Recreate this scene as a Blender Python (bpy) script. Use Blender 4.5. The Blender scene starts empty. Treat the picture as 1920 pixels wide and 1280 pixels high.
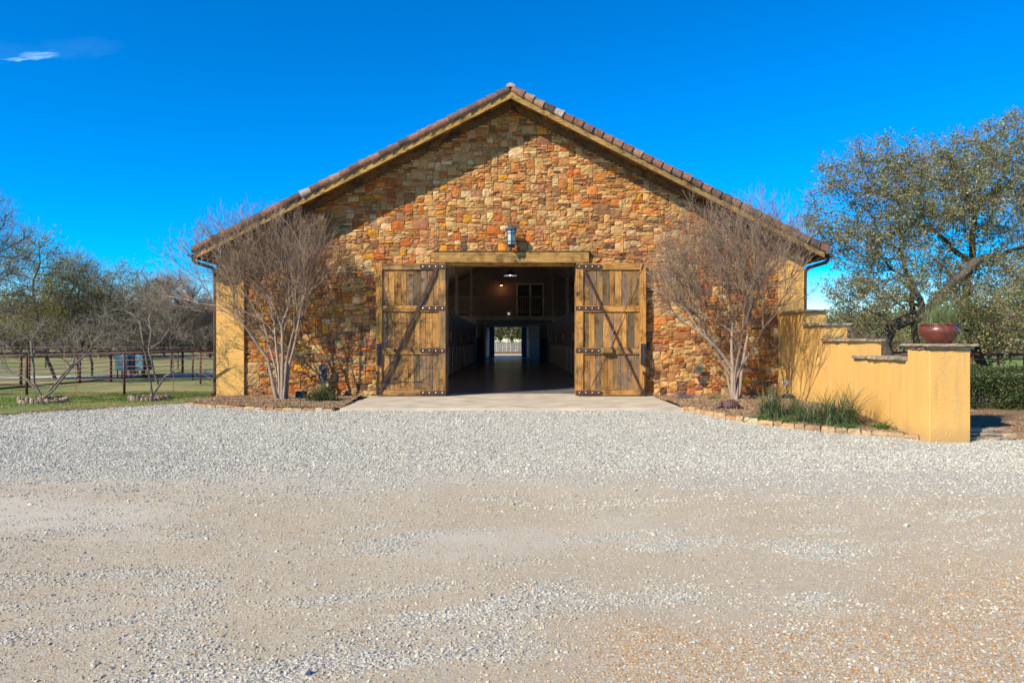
import bpy, math, random
import numpy as np
from mathutils import Vector, Matrix, kdtree
R = math.radians
S = bpy.context.scene
COL = S.collection
F = 1374.0      # focal length in photo pixels (1920 wide)
EYE = 1.5
WALL = 20.3     # depth of the stone gable wall

# ------------------------------------------------------------------ camera
cam = bpy.data.cameras.new('camera'); camo = bpy.data.objects.new('camera', cam); COL.objects.link(camo)
camo.location = (0, 0, EYE); camo.rotation_euler = (R(90), 0, 0)
cam.sensor_width = 36; cam.lens = 36 * F / 1920; cam.clip_start = .05; cam.clip_end = 3000
S.camera = camo
# ------------------------------------------------------------------ light
SUN = Vector((-1.13, -1, 1.12)).normalized()       # towards the sun
sun = bpy.data.lights.new('sun', 'SUN'); suno = bpy.data.objects.new('sun', sun); COL.objects.link(suno)
sun.energy = 5.0; sun.angle = R(.5); sun.color = (1, .905, .71)
suno.rotation_euler = (-SUN).to_track_quat('-Z', 'Y').to_euler(); suno.location = (-20, -30, 30)
W = bpy.data.worlds.new('World'); S.world = W; W.use_nodes = True
wt = W.node_tree; wt.nodes.clear()
def wn(t): return wt.nodes.new(t)
sky = wn('ShaderNodeTexSky'); sky.sky_type = 'NISHITA'; sky.sun_disc = False
sky.sun_elevation = math.asin(SUN.z); sky.sun_rotation = math.atan2(SUN.x, SUN.y)
sky.air_density = .8; sky.dust_density = .0; sky.ozone_density = 3.0; sky.altitude = 400
hs = wn('ShaderNodeHueSaturation'); hs.inputs['Hue'].default_value = .506; hs.inputs['Saturation'].default_value = 1.9; hs.inputs['Value'].default_value = 1.48
wt.links.new(sky.outputs[0], hs.inputs['Color'])
# one thin wisp of cirrus, upper left: noise stretched round one direction of the sky
cd = Vector(((62 - 960) / F, 1, (640 - 106) / F)).normalized()
tx = cd.cross(Vector((0, 0, 1))).normalized(); tz = tx.cross(cd).normalized()
ax_ = (tx * .965 + tz * .26).normalized(); az_ = cd.cross(ax_).normalized() * -1
geo = wn('ShaderNodeNewGeometry')
def wdot(v, src):
    n = wn('ShaderNodeVectorMath'); n.operation = 'DOT_PRODUCT'; wt.links.new(src, n.inputs[0]); n.inputs[1].default_value = v; return n.outputs['Value']
def wm(op, a, b=None):
    n = wn('ShaderNodeMath'); n.operation = op
    for i, v in enumerate((a, b)):
        if v is None: continue
        if isinstance(v, (int, float)): n.inputs[i].default_value = v
        else: wt.links.new(v, n.inputs[i])
    return n.outputs[0]
tc = wn('ShaderNodeTexCoord')
dirv = tc.outputs['Generated']
u = wdot(ax_, dirv); v = wdot(az_, dirv); w = wdot(cd, dirv)
cx = wn('ShaderNodeCombineXYZ'); wt.links.new(wm('MULTIPLY', u, 34), cx.inputs[0]); wt.links.new(wm('MULTIPLY', v, 190), cx.inputs[1])
nz = wn('ShaderNodeTexNoise'); nz.inputs['Scale'].default_value = 1.3; nz.inputs['Detail'].default_value = 6; wt.links.new(cx.outputs[0], nz.inputs[0])
def blob(cu, cv, su, sv):
    a = wm('DIVIDE', wm('SUBTRACT', u, cu), su); b = wm('DIVIDE', wm('SUBTRACT', v, cv), sv)
    return wm('MAXIMUM', wm('SUBTRACT', 1, wm('ADD', wm('MULTIPLY', a, a), wm('MULTIPLY', b, b))), 0)
v0 = v; v = wm('ADD', v, wm('MULTIPLY', wm('SUBTRACT', nz.outputs[0], .5), .016))
m1 = wm('MULTIPLY', blob(0.006, .0012, .022, .004), .85); m2 = wm('MULTIPLY', blob(-.012, -.0022, .022, .0016), .9)
m3 = wm('MULTIPLY', wm('ADD', blob(.045, .006, .05, .012), blob(-.04, .006, .05, .012)), .05)
m = wm('MAXIMUM', wm('MAXIMUM', m1, m2), m3)
m = wm('MULTIPLY', m, wm('ADD', wm('MULTIPLY', nz.outputs[0], 1.1), .15))
m = wm('MULTIPLY', m, wm('GREATER_THAN', w, 0))
m = wm('MINIMUM', m, 1)
mx = wn('ShaderNodeMix'); mx.data_type = 'RGBA'; wt.links.new(m, mx.inputs[0]); wt.links.new(hs.outputs[0], mx.inputs[6]); mx.inputs[7].default_value = (2.6, 5.0, 9, 1)
bg = wn('ShaderNodeBackground'); bg.inputs[1].default_value = .105; wt.links.new(mx.outputs[2], bg.inputs[0])
wo = wn('ShaderNodeOutputWorld'); wt.links.new(bg.outputs[0], wo.inputs[0])
S.view_settings.view_transform = 'Standard'; S.view_settings.look = 'None'; S.view_settings.exposure = 0.55
S.view_settings.gamma = 1; S.view_settings.use_curve_mapping = False
S.cycles.max_bounces = 8; S.cycles.diffuse_bounces = 5; S.cycles.transparent_max_bounces = 8

# ------------------------------------------------------------------ helpers
rng = np.random.default_rng(11); random.seed(11)
def P(px, py, y):                     # photo pixel at depth y -> world
    return ((px - 960) * y / F, y, EYE - (py - 640) * y / F)
def H(y):                             # the yard falls away from the barn
    t = np.clip((16.5 - np.asarray(y, float)) / 3.6, 0, 1)
    return -.06 - .23 * t * t * (3 - 2 * t)
def G(px, py, dz=0):                  # photo pixel on the ground -> world
    d = 16.
    for _ in range(60): d = .5 * d + .5 * (EYE - float(H(d)) - dz) * F / (py - 640)
    return ((px - 960) * d / F, d, float(H(d)) + dz)
def vnoise(x, y, seed=0):
    x = np.asarray(x, float); y = np.asarray(y, float)
    xi = np.floor(x).astype(np.int64); yi = np.floor(y).astype(np.int64); fx = x - xi; fy = y - yi
    fx = fx * fx * (3 - 2 * fx); fy = fy * fy * (3 - 2 * fy)
    def h(a, b):
        n = (a * 374761393 + b * 668265263 + seed * 974634777) & 0xffffffff
        n = ((n ^ (n >> 13)) * 1274126177) & 0xffffffff
        return ((n ^ (n >> 16)) & 0xffff) / 65535.
    return (h(xi, yi) * (1 - fx) + h(xi + 1, yi) * fx) * (1 - fy) + (h(xi, yi + 1) * (1 - fx) + h(xi + 1, yi + 1) * fx) * fy
def fbm(x, y, seed=0, o=4):
    s = 0; a = .5; t = 0
    for k in range(o): s = s + a * vnoise(x * 2 ** k, y * 2 ** k, seed + k); t += a; a *= .5
    return s / t
WL = {}
def wl(p): return Vector(WL.get(p.name, (0, 0, 0))) if p else Vector((0, 0, 0))
def finish(o, parent, loc=(0, 0, 0)):
    COL.objects.link(o)
    if parent: o.parent = parent
    o.location = Vector(loc) - wl(parent); WL[o.name] = Vector(loc)
    return o
def tag(o, label=None, cat=None, group=None, kind=None):
    if label: o['label'] = label
    if cat: o['category'] = cat
    if group: o['group'] = group
    if kind: o['kind'] = kind
    return o
def thing(name, loc, label, cat, group=None, rz=0):
    o = bpy.data.objects.new(name, None); o.empty_display_size = .3; finish(o, None, loc); o.rotation_euler.z = rz
    return tag(o, label, cat, group)
class MB:
    def __init__(s): s.v = []; s.f = []; s.c = []; s.n = 0
    def add(s, v, f, col=(1, 1, 1)):
        v = np.asarray(v, float).reshape(-1, 3); s.v.append(v)
        s.f.extend([tuple(int(i) + s.n for i in q) for q in f])
        c = np.asarray(col, float)
        if c.ndim == 1: c = np.tile(c[:3], (len(v), 1))
        s.c.append(c); s.n += len(v)
    def addnp(s, v, f, col):          # f: (m,k) array
        f = np.asarray(f) + s.n; s.v.append(v); s.f.extend(map(tuple, f.tolist())); s.c.append(col); s.n += len(v)
    def box(s, x0, x1, y0, y1, z0, z1, col=(1, 1, 1), bev=0):
        if bev:
            vs = []; a = [(x0, x1), (y0, y1), (z0, z1)]
            for i in (0, 1):
                for j in (0, 1):
                    for k in (0, 1):
                        c = [a[0][i], a[1][j], a[2][k]]; sg = [1 - 2 * i, 1 - 2 * j, 1 - 2 * k]
                        for ax in range(3):
                            q = list(c)
                            for m in range(3):
                                if m != ax: q[m] += sg[m] * bev
                            vs.append(q)
            # vertex (corner, ax): lies on face normal to ax
            def I(i, j, k, ax): return (i * 4 + j * 2 + k) * 3 + ax
            fs = [(I(0,0,0,0),I(0,0,1,0),I(0,1,1,0),I(0,1,0,0)),(I(1,0,0,0),I(1,1,0,0),I(1,1,1,0),I(1,0,1,0)),
                  (I(0,0,0,1),I(1,0,0,1),I(1,0,1,1),I(0,0,1,1)),(I(0,1,0,1),I(0,1,1,1),I(1,1,1,1),I(1,1,0,1)),
                  (I(0,0,0,2),I(0,1,0,2),I(1,1,0,2),I(1,0,0,2)),(I(0,0,1,2),I(1,0,1,2),I(1,1,1,2),I(0,1,1,2))]
            for j in (0,1):
                for k in (0,1): fs.append((I(0,j,k,1),I(1,j,k,1),I(1,j,k,2),I(0,j,k,2)))
            for i in (0,1):
                for k in (0,1): fs.append((I(i,0,k,0),I(i,1,k,0),I(i,1,k,2),I(i,0,k,2)))
                for j in (0,1): fs.append((I(i,j,0,0),I(i,j,1,0),I(i,j,1,1),I(i,j,0,1)))
                for j in (0,1):
                    for k in (0,1): fs.append((I(i,j,k,0),I(i,j,k,1),I(i,j,k,2)))
            s.add(vs, fs, col)
        else:
            s.add([(x0,y0,z0),(x1,y0,z0),(x1,y1,z0),(x0,y1,z0),(x0,y0,z1),(x1,y0,z1),(x1,y1,z1),(x0,y1,z1)],
                  [(0,3,2,1),(4,5,6,7),(0,1,5,4),(1,2,6,5),(2,3,7,6),(3,0,4,7)], col)
        return s
    def prism(s, poly, y0, y1, col=(1, 1, 1)):        # poly in (x,z), extruded along y
        n = len(poly); v = [(p[0], y0, p[1]) for p in poly] + [(p[0], y1, p[1]) for p in poly]
        s.add(v, [tuple(range(n)), tuple(range(2 * n - 1, n - 1, -1))] + [(i, i + n, (i + 1) % n + n, (i + 1) % n) for i in range(n)], col); return s
    def tube(s, pts, rad, n=6, col=(1, 1, 1), cap=True):
        pts = np.asarray(pts, float); k = len(pts); rad = np.broadcast_to(np.asarray(rad, float), (k,))
        d = np.gradient(pts, axis=0) if k > 2 else np.tile(pts[-1] - pts[0], (k, 1)); d /= np.linalg.norm(d, axis=1)[:, None] + 1e-12
        up = np.array([0, 0, 1.]) if abs(d[0][2]) < .9 else np.array([1., 0, 0])
        V = []
        a = np.cross(d[0], up); a /= np.linalg.norm(a)
        for i in range(k):
            a = a - d[i] * a.dot(d[i]); a /= np.linalg.norm(a) + 1e-12; b = np.cross(d[i], a)
            for j in range(n):
                t = 2 * math.pi * j / n; V.append(pts[i] + rad[i] * (a * math.cos(t) + b * math.sin(t)))
        f = [(i * n + j, i * n + (j + 1) % n, (i + 1) * n + (j + 1) % n, (i + 1) * n + j) for i in range(k - 1) for j in range(n)]
        if cap: f += [tuple(range(n - 1, -1, -1)), tuple((k - 1) * n + j for j in range(n))]
        s.add(V, f, col); return s
    def lathe(s, prof, c, n=24, col=(1, 1, 1)):       # prof [(r,z)]
        V = [(c[0] + r * math.cos(2 * math.pi * j / n), c[1] + r * math.sin(2 * math.pi * j / n), c[2] + z) for r, z in prof for j in range(n)]
        f = [(i * n + j, i * n + (j + 1) % n, (i + 1) * n + (j + 1) % n, (i + 1) * n + j) for i in range(len(prof) - 1) for j in range(n)]
        s.add(V, f, col); return s
    def build(s, name, mat, parent=None, smooth=False, loc=None):
        loc = Vector(loc) if loc is not None else wl(parent)
        v = np.concatenate(s.v) - np.array(loc); me = bpy.data.meshes.new(name)
        me.from_pydata(v.tolist(), [], s.f)
        ca = me.color_attributes.new('col', 'FLOAT_COLOR', 'POINT'); c = np.concatenate(s.c)
        ca.data.foreach_set('color', np.c_[c, np.ones(len(c))].astype(np.float32).ravel())
        if smooth: me.polygons.foreach_set('use_smooth', np.ones(len(me.polygons), bool))
        me.materials.append(mat); me.update()
        return finish(bpy.data.objects.new(name, me), parent, loc)
def again(o, loc, parent='same', scale=None, rot=None):   # another object on the same mesh
    c = o.copy(); COL.objects.link(c); p = o.parent if parent == 'same' else parent
    c.parent = p; c.location = Vector(loc) - wl(p); WL[c.name] = Vector(loc)
    if scale: c.scale = scale
    if rot: c.rotation_euler = rot
    return c
def struct(o): o['kind'] = 'structure'; return o
def stuff(o): o['kind'] = 'stuff'; return o

# ------------------------------------------------------------------ materials
class M:
    def __init__(s, name):
        s.m = bpy.data.materials.new(name); s.m.use_nodes = True; s.t = s.m.node_tree; s.t.nodes.clear()
        s.out = s.n('ShaderNodeOutputMaterial'); s.b = s.n('ShaderNodeBsdfPrincipled'); s.l(s.b.outputs[0], s.out.inputs[0])
        s.pos = s.n('ShaderNodeNewGeometry').outputs['Position']
        s.set(s.b.inputs['Roughness'], .85); s.set(s.b.inputs['Specular IOR Level'], .25)
    def n(s, t): return s.t.nodes.new(t)
    def l(s, a, b): s.t.links.new(a, b)
    def set(s, sock, v):
        if isinstance(v, bpy.types.NodeSocket): s.l(v, sock)
        elif isinstance(v, (tuple, list)): sock.default_value = tuple(v) + ((1,) if len(v) == 3 and len(sock.default_value) == 4 else ())
        else: sock.default_value = v
    def attr(s, name='col', typ='GEOMETRY'):
        a = s.n('ShaderNodeAttribute'); a.attribute_name = name; a.attribute_type = typ; return a.outputs['Color']
    def scale(s, vec, sc):
        m = s.n('ShaderNodeVectorMath'); m.operation = 'MULTIPLY'; s.set(m.inputs[0], vec); m.inputs[1].default_value = sc; return m.outputs[0]
    def noise(s, sc=5, vec=None, det=4, rough=.55, dist=0):
        t = s.n('ShaderNodeTexNoise'); s.l(vec or s.pos, t.inputs['Vector']); t.inputs['Scale'].default_value = sc
        t.inputs['Detail'].default_value = det; t.inputs['Roughness'].default_value = rough; t.inputs['Distortion'].default_value = dist; return t.outputs['Fac']
    def voro(s, sc=5, vec=None, feat='F1', out='Distance', rnd=1):
        t = s.n('ShaderNodeTexVoronoi'); t.feature = feat; s.l(vec or s.pos, t.inputs['Vector']); t.inputs['Scale'].default_value = sc; t.inputs['Randomness'].default_value = rnd; return t.outputs[out]
    def ramp(s, fac, stops):
        r = s.n('ShaderNodeValToRGB'); s.set(r.inputs[0], fac); e = r.color_ramp.elements
        while len(e) < len(stops): e.new(.5)
        for i, (p, c) in enumerate(stops):
            e[i].position = p; e[i].color = (c, c, c, 1) if isinstance(c, (int, float)) else tuple(c) + (1,)
        return r.outputs[0]
    def mix(s, fac, a, b, mode='MIX'):
        n = s.n('ShaderNodeMix'); n.data_type = 'RGBA'; n.blend_type = mode
        s.set(n.inputs[0], fac); s.set(n.inputs[6], a); s.set(n.inputs[7], b); return n.outputs[2]
    def math(s, op, a, b=0):
        n = s.n('ShaderNodeMath'); n.operation = op; s.set(n.inputs[0], a); s.set(n.inputs[1], b); return n.outputs[0]
    def rnd(s): return s.n('ShaderNodeObjectInfo').outputs['Random']
    def bump(s, h, strength=.5, dist=.01, normal=None):
        b = s.n('ShaderNodeBump'); b.inputs['Strength'].default_value = strength; b.inputs['Distance'].default_value = dist; s.set(b.inputs['Height'], h)
        if normal: s.l(normal, b.inputs['Normal'])
        return b.outputs[0]
    def done(s, col, normal=None, rough=None, metal=None, spec=None):
        s.set(s.b.inputs['Base Color'], col)
        if normal: s.l(normal, s.b.inputs['Normal'])
        if rough is not None: s.set(s.b.inputs['Roughness'], rough)
        if metal is not None: s.set(s.b.inputs['Metallic'], metal)
        if spec is not None: s.set(s.b.inputs['Specular IOR Level'], spec)
        return s.m
def mul(m, a, b): return m.mix(1, a, b, 'MULTIPLY')

def mat_stone():
    m = M('rough_sandstone'); c = m.attr()
    n1 = m.noise(9, det=5); n2 = m.noise(40, det=4, rough=.65); n3 = m.noise(3.2, det=3)
    cc = mul(m, c, m.ramp(n1, [(.3, (.72, .68, .66)), (.5, (1, 1, 1)), (.72, (1.18, 1.1, 1.0))]))
    cc = m.mix(m.ramp(n3, [(.52, 0.), (.7, .45)]), cc, mul(m, cc, (1.15, .72, .5)))
    cc = m.mix(m.ramp(n2, [(.3, .35), (.45, 0.)]), cc, mul(m, cc, (.55, .5, .5)))
    st = m.noise(13, vec=m.scale(m.pos, (1, 1, 2.6)), det=5, dist=1.2)
    h = m.math('ADD', m.math('MULTIPLY', st, 1.2), m.math('MULTIPLY', n2, .5))
    return m.done(cc, m.bump(h, .7, .024), .9)
def mat_wood(name, axis, gold, grey, greyness=.5, dark=1.):
    m = M(name); sc = {'x': (.6, 14, 14), 'z': (14, 14, .6), 'y': (14, .6, 14)}[axis]; sc2 = tuple(a * 2.2 for a in sc)
    r = m.rnd(); off = m.n('ShaderNodeVectorMath'); off.operation = 'ADD'; m.l(m.pos, off.inputs[0])
    cb = m.n('ShaderNodeCombineXYZ'); m.l(m.math('MULTIPLY', r, 40), cb.inputs[0]); m.l(m.math('MULTIPLY', r, 23), cb.inputs[2]); m.l(cb.outputs[0], off.inputs[1])
    pv = off.outputs[0]
    g = m.noise(1, vec=m.scale(pv, sc), det=5, dist=.6); g2 = m.noise(1.3, vec=m.scale(pv, sc2), det=6, rough=.7); big = m.noise(1.6, vec=pv, det=4)
    f = m.math('ADD', m.math('MULTIPLY', m.math('SUBTRACT', r, .5), .95), m.math('MULTIPLY', m.math('SUBTRACT', g, .5), 1.6)); f = m.math('ADD', f, m.math('MULTIPLY', m.math('SUBTRACT', big, .5), 1.5))
    c = m.mix(m.ramp(m.math('ADD', f, greyness), [(.25, 0.), (.75, 1.)]), gold, grey)
    c = mul(m, c, m.attr())
    kn = m.voro(1.7, vec=m.scale(pv, (.9, .9, .9))); c = m.mix(m.ramp(kn, [(.05, .85), (.12, 0.)]), c, (.09, .05, .025))
    c = mul(m, c, m.ramp(g2, [(.32, .25), (.43, .72), (.56, 1.), (.72, 1.35)]))
    c = mul(m, c, m.ramp(m.noise(2.6, vec=pv, det=6, rough=.7), [(.36, .38), (.5, .95), (.7, 1.15)]))
    c = mul(m, c, (dark, dark, dark))
    return m.done(c, m.bump(m.math('ADD', g2, m.math('MULTIPLY', g, .7)), .7, .012), .8)
def mat_stucco():
    m = M('ochre_stucco'); n = m.noise(2.2, det=5); n2 = m.noise(38, det=4, dist=1.5); v = m.noise(15, det=3, dist=2.5)
    vert = m.noise(1., vec=m.scale(m.pos, (5, 5, .35)), det=4)
    c = m.mix(n, (.72, .395, .105), (.78, .46, .145))
    c = m.mix(m.ramp(vert, [(.5, 0.), (.75, .35)]), c, (.52, .31, .13))
    c = m.mix(m.ramp(m.noise(.9, vec=m.scale(m.pos, (6, 6, .8)), det=6), [(.58, 0.), (.8, .4)]), c, (.72, .52, .30))
    zz = m.n('ShaderNodeSeparateXYZ'); m.l(m.pos, zz.inputs[0]); spl = m.math('ADD', zz.outputs[2], m.math('MULTIPLY', m.noise(6, det=5), -.35))
    c = m.mix(m.ramp(m.math('ADD', spl, .55), [(.0, .8), (.42, 0.)]), c, (.42, .27, .13))
    crk = m.voro(1.3, vec=m.scale(m.pos, (1, 1, .7)), feat='DISTANCE_TO_EDGE'); c = m.mix(m.ramp(crk, [(.003, .10), (.008, 0.)]), c, (.36, .22, .09))
    c = m.mix(m.ramp(m.noise(1.7, vec=m.scale(m.pos, (9, 9, .5)), det=5), [(.56, 0.), (.76, .6)]), c, (.47, .275, .10))
    h = m.math('ADD', m.ramp(n2, [(.42, 0.), (.6, 1.)]), m.math('MULTIPLY', v, 1.5))
    return m.done(c, m.bump(h, .5, .012), .92)
def mat_plain(name, c, rough=.7, metal=0, var=.25, sc=14, bump=.2, spec=.3, usecol=False):
    m = M(name); n = m.noise(sc, det=5)
    cc = mul(m, c, m.ramp(n, [(.3, 1 - var), (.7, 1 + var)]))
    if usecol: cc = mul(m, cc, m.attr())
    return m.done(cc, m.bump(n, bump, .01), rough, metal, spec)
def mat_leaf(name, trans=.35, rough=.5, c=(1, 1, 1)):
    m = M(name); cc = mul(m, m.attr(), c); m.done(cc, None, rough, 0, .35)
    tr = m.n('ShaderNodeBsdfTranslucent'); m.set(tr.inputs[0], mul(m, cc, (1.5, 1.5, .7))); ms = m.n('ShaderNodeMixShader'); ms.inputs[0].default_value = trans
    m.l(m.b.outputs[0], ms.inputs[1]); m.l(tr.outputs[0], ms.inputs[2]); m.l(ms.outputs[0], m.out.inputs[0]); return m.m
def mat_bark(name, a, b, sc=9):
    m = M(name); n = m.noise(sc, vec=m.scale(m.pos, (1.6, 1.6, .5)), det=6, rough=.65); n2 = m.noise(sc * 4, det=3)
    c = m.mix(m.ramp(n, [(.35, 0.), (.65, 1.)]), a, b); c = mul(m, c, m.attr())
    return m.done(c, m.bump(m.math('ADD', n, m.math('MULTIPLY', n2, .4)), .8, .02), .9)
def mat_inst(name, rough=.85):
    m = M(name); c = m.attr('icol', 'INSTANCER'); n = m.noise(35, det=3); c = mul(m, c, m.ramp(n, [(.3, .8), (.7, 1.15)])); return m.done(c, None, rough)
def mat_gravel():
    m = M('crushed_limestone'); z = m.attr()       # col.r white gravel, col.g pea gravel, col.b dust
    sp = m.n('ShaderNodeSeparateColor'); m.l(z, sp.inputs[0]); wr, pe, du = sp.outputs
    cell = m.n('ShaderNodeSeparateColor'); m.l(m.voro(48, out='Color'), cell.inputs[0]); cell2 = m.n('ShaderNodeSeparateColor'); m.l(m.voro(95, out='Color'), cell2.inputs[0])
    dist = m.voro(48); fine = m.noise(240, det=3, rough=.7); n = m.noise(1.1, det=6, rough=.6)
    dirt = m.mix(m.noise(.7, det=5), (.42, .33, .215), (.49, .405, .285))
    dirt = mul(m, dirt, m.ramp(fine, [(.3, .7), (.5, 1.), (.7, 1.22)]))
    peb = m.ramp(cell.outputs[0], [(0, (.26, .235, .185)), (.15, (.39, .365, .30)), (.6, (.50, .475, .405)), (1., (.62, .595, .52))])
    peb2 = m.ramp(cell2.outputs[0], [(0, (.34, .17, .07)), (.3, (.46, .31, .17)), (.55, (.48, .38, .25)), (.8, (.45, .42, .35)), (1, (.56, .52, .43))])
    mask = m.ramp(cell.outputs[1], [(.45, 0.), (.5, 1.)])
    c = m.mix(m.math('MULTIPLY', mask, m.math('MULTIPLY', n, .8)), dirt, peb)
    c = m.mix(wr, c, peb); c = m.mix(pe, c, peb2)
    c = m.mix(m.math('MULTIPLY', du, .75), c, (.53, .475, .38))
    hh = m.math('ADD', m.math('MULTIPLY', m.math('SUBTRACT', 1, dist), m.math('ADD', .25, wr)), m.math('MULTIPLY', fine, .35))
    return m.done(c, m.bump(hh, .8, .018), .95)
def mat_ground(name, a, b, d, sc=.6):
    m = M(name); n = m.noise(sc, det=6, rough=.65); n2 = m.noise(sc * 14, det=5, rough=.7); n3 = m.noise(sc * .3, det=3)
    c = m.mix(m.ramp(n2, [(.35, 0.), (.65, 1.)]), a, b); c = m.mix(m.ramp(m.math('ADD', m.math('MULTIPLY', n, .6), m.math('MULTIPLY', n3, .5)), [(.5, 0.), (.66, 1.)]), c, d)
    return m.done(c, m.bump(n2, .6, .04), .95)

GOLD = (.52, .25, .062); GREYW = (.25, .15, .07)
mt = dict(
 stone=mat_stone(), mortar=mat_plain('dark_mortar', (.16, .11, .075), .95, 0, .3, 20, .3),
 stucco=mat_stucco(),
 rail_wood=mat_wood('stained_rail_wood', 'x', GOLD, GREYW, .36), stile_wood=mat_wood('stained_stile_wood', 'z', GOLD, GREYW, .36),
 plank=mat_wood('weathered_barn_plank', 'z', (.45, .22, .065), (.20, .135, .08), .50),
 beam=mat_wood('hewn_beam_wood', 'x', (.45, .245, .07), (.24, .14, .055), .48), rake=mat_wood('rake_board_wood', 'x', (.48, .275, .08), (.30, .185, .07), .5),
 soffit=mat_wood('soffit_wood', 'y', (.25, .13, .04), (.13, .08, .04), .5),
 iron=mat_plain('rusted_iron', (.085, .045, .032), .55, .35, .5, 22, .4), steel=mat_plain('grey_steel_bolt', (.5, .47, .44), .4, .8, .15),
 darkmetal=mat_plain('blackened_metal', (.05, .055, .065), .45, .5, .3), gutter=mat_plain('brown_gutter_metal', (.10, .058, .038), .55, .1, .25, 6, .1),
 tile=mat_plain('clay_tile', (1, 1, 1), .8, 0, .35, 12, .5, usecol=True), flag=mat_plain('flagstone', (1, 1, 1), .9, 0, .4, 11, .9, usecol=True),
 concrete=mat_plain('apron_concrete', (.47, .40, .305), .85, 0, .22, 1.6, .15), bounce_bedding=mat_plain('pale_bounce_bedding', (.52, .44, .32), .95, 0, .3, 9, .5), floor=mat_plain('dark_aisle_floor', (.20, .195, .21), .24, 0, .35, 1.3, .05, .5),
 innerw=mat_plain('dark_red_boards', (.30, .24, .285), .6, 0, .25, 8, .2), innerdark=mat_plain('dark_interior_boards', (.27, .235, .265), .8, 0, .2, 8, .2),
 pale=mat_plain('pale_board', (.62, .57, .54), .6, 0, .35, 9, .3), white=mat_plain('white_paint', (.80, .80, .80), .5, 0, .08),
 bluewhite=mat_plain('pale_blue_panel', (.45, .55, .66), .5, 0, .1), bluebox=mat_plain('pale_blue_metal', (.33, .44, .46), .5, 0, .12, 5, .1),
 pipe=mat_plain('rust_brown_pipe', (.105, .042, .032), .6, .2, .35, 9, .2), wire=mat_plain('rusty_rod', (.20, .13, .115), .6, .3, .3),
 glaze=mat_plain('red_brown_glaze', (.14, .036, .024), .32, 0, .45, 7, .15, .5),
 armad=mat_plain('rusted_cast_metal', (.12, .062, .055), .6, .3, .4, 30, .5), greenmetal=mat_plain('verdigris_metal', (.07, .12, .115), .5, .4, .4, 25, .4),
 pinkbowl=mat_plain('rose_clay', (.42, .15, .12), .6, 0, .2), bluegrey=mat_plain('blue_grey_cast_metal', (.06, .072, .09), .6, .1, .4, 25, .5),
 glass=mat_plain('dusty_glass', (.38, .42, .42), .15, 0, .15, 10, .05, .6), winglass=mat_plain('dark_window_glass', (.05, .055, .055), .08, 0, .1, 3, 0, .6),
 mulchb=mat_ground('mulch_soil', (.17, .095, .05), (.27, .165, .09), (.22, .14, .08), 3), mulch=mat_inst('bark_mulch'), rock=mat_inst('limestone_chip'),
 gravel=mat_gravel(), lawn=mat_ground('lawn_turf', (.10, .15, .028), (.16, .20, .05), (.27, .225, .09), .35),
 field=mat_ground('field_soil', (.13, .165, .04), (.20, .215, .06), (.29, .235, .105), .16), dirt=mat_ground('sandy_dirt', (.36, .27, .16), (.44, .34, .21), (.24, .22, .09), .8), road=mat_plain('white_caliche', (.45, .43, .38), .95, 0, .2, 3, .3),
 meadow=mat_ground('green_meadow', (.13, .20, .04), (.19, .26, .065), (.24, .27, .09), .2),
 ceiling=mat_plain('ceiling_boards', (.48, .42, .42), .8), leaf=mat_leaf('leaf'), blade=mat_leaf('grass_blade', .3),
 myrtle=mat_bark('crape_myrtle_bark', (.22, .155, .11), (.42, .33, .26), 6), twig=mat_bark('bare_twig_bark', (.18, .115, .075), (.30, .215, .155), 5), greytwig=mat_bark('grey_twig_bark', (.17, .145, .115), (.29, .25, .205), 5),
 oakb=mat_bark('dark_oak_bark', (.04, .034, .028), (.12, .10, .08), 12), greyb=mat_bark('grey_bark', (.12, .10, .08), (.26, .22, .185), 12),
)
# ------------------------------------------------------------------ ground
def grid_sheet(name, xs, ys, zf, mat, colf=None, keep=None, kind='structure', jit=0):
    X, Y = np.meshgrid(xs, ys); nx, ny = len(xs), len(ys)
    if jit: X = X + rng.uniform(-jit, jit, X.shape); Y = Y + rng.uniform(-jit, jit, Y.shape)
    Z = zf(X, Y); idx = np.arange(nx * ny).reshape(ny, nx)
    f = np.stack([idx[:-1, :-1], idx[:-1, 1:], idx[1:, 1:], idx[1:, :-1]], -1).reshape(-1, 4)
    if keep is not None:
        k = keep((X[:-1, :-1] + X[1:, 1:]) / 2, (Y[:-1, :-1] + Y[1:, 1:]) / 2).ravel(); f = f[k]
    c = colf(X, Y).reshape(-1, 3) if colf else np.ones((nx * ny, 3))
    m = MB(); m.addnp(np.stack([X, Y, Z], -1).reshape(-1, 3), f, c); o = m.build(name, mat, None, True, (0, 0, 0)); o['kind'] = kind; return o
def inpoly(px, py, poly):
    px = np.asarray(px); c = np.zeros(px.shape, bool); n = len(poly)
    for i in range(n):
        x1, y1 = poly[i]; x2, y2 = poly[(i + 1) % n]
        if y1 == y2: continue
        c ^= ((y1 > py) != (y2 > py)) & (px < (x2 - x1) * (py - y1) / (y2 - y1) + x1)
    return c
def lawn_edge(x):                     # y where the lawn begins, left of the barn
    x = np.asarray(x, float)
    return np.interp(x, [-60, -20, -14.5, -11.2, -10.4, -9.2, -8.4, -7.9, -7.0], [12.2, 14.2, 15.2, 15.9, 16.6, 17.7, 18.7, 19.4, 21])
far = np.array([-1500, -700, -350, -200, -120, -80, -60, -45, -30, -20, -12, -6, 0, 6, 12, 20, 30, 45, 60, 80, 120, 200, 350, 700, 1500.])
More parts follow.
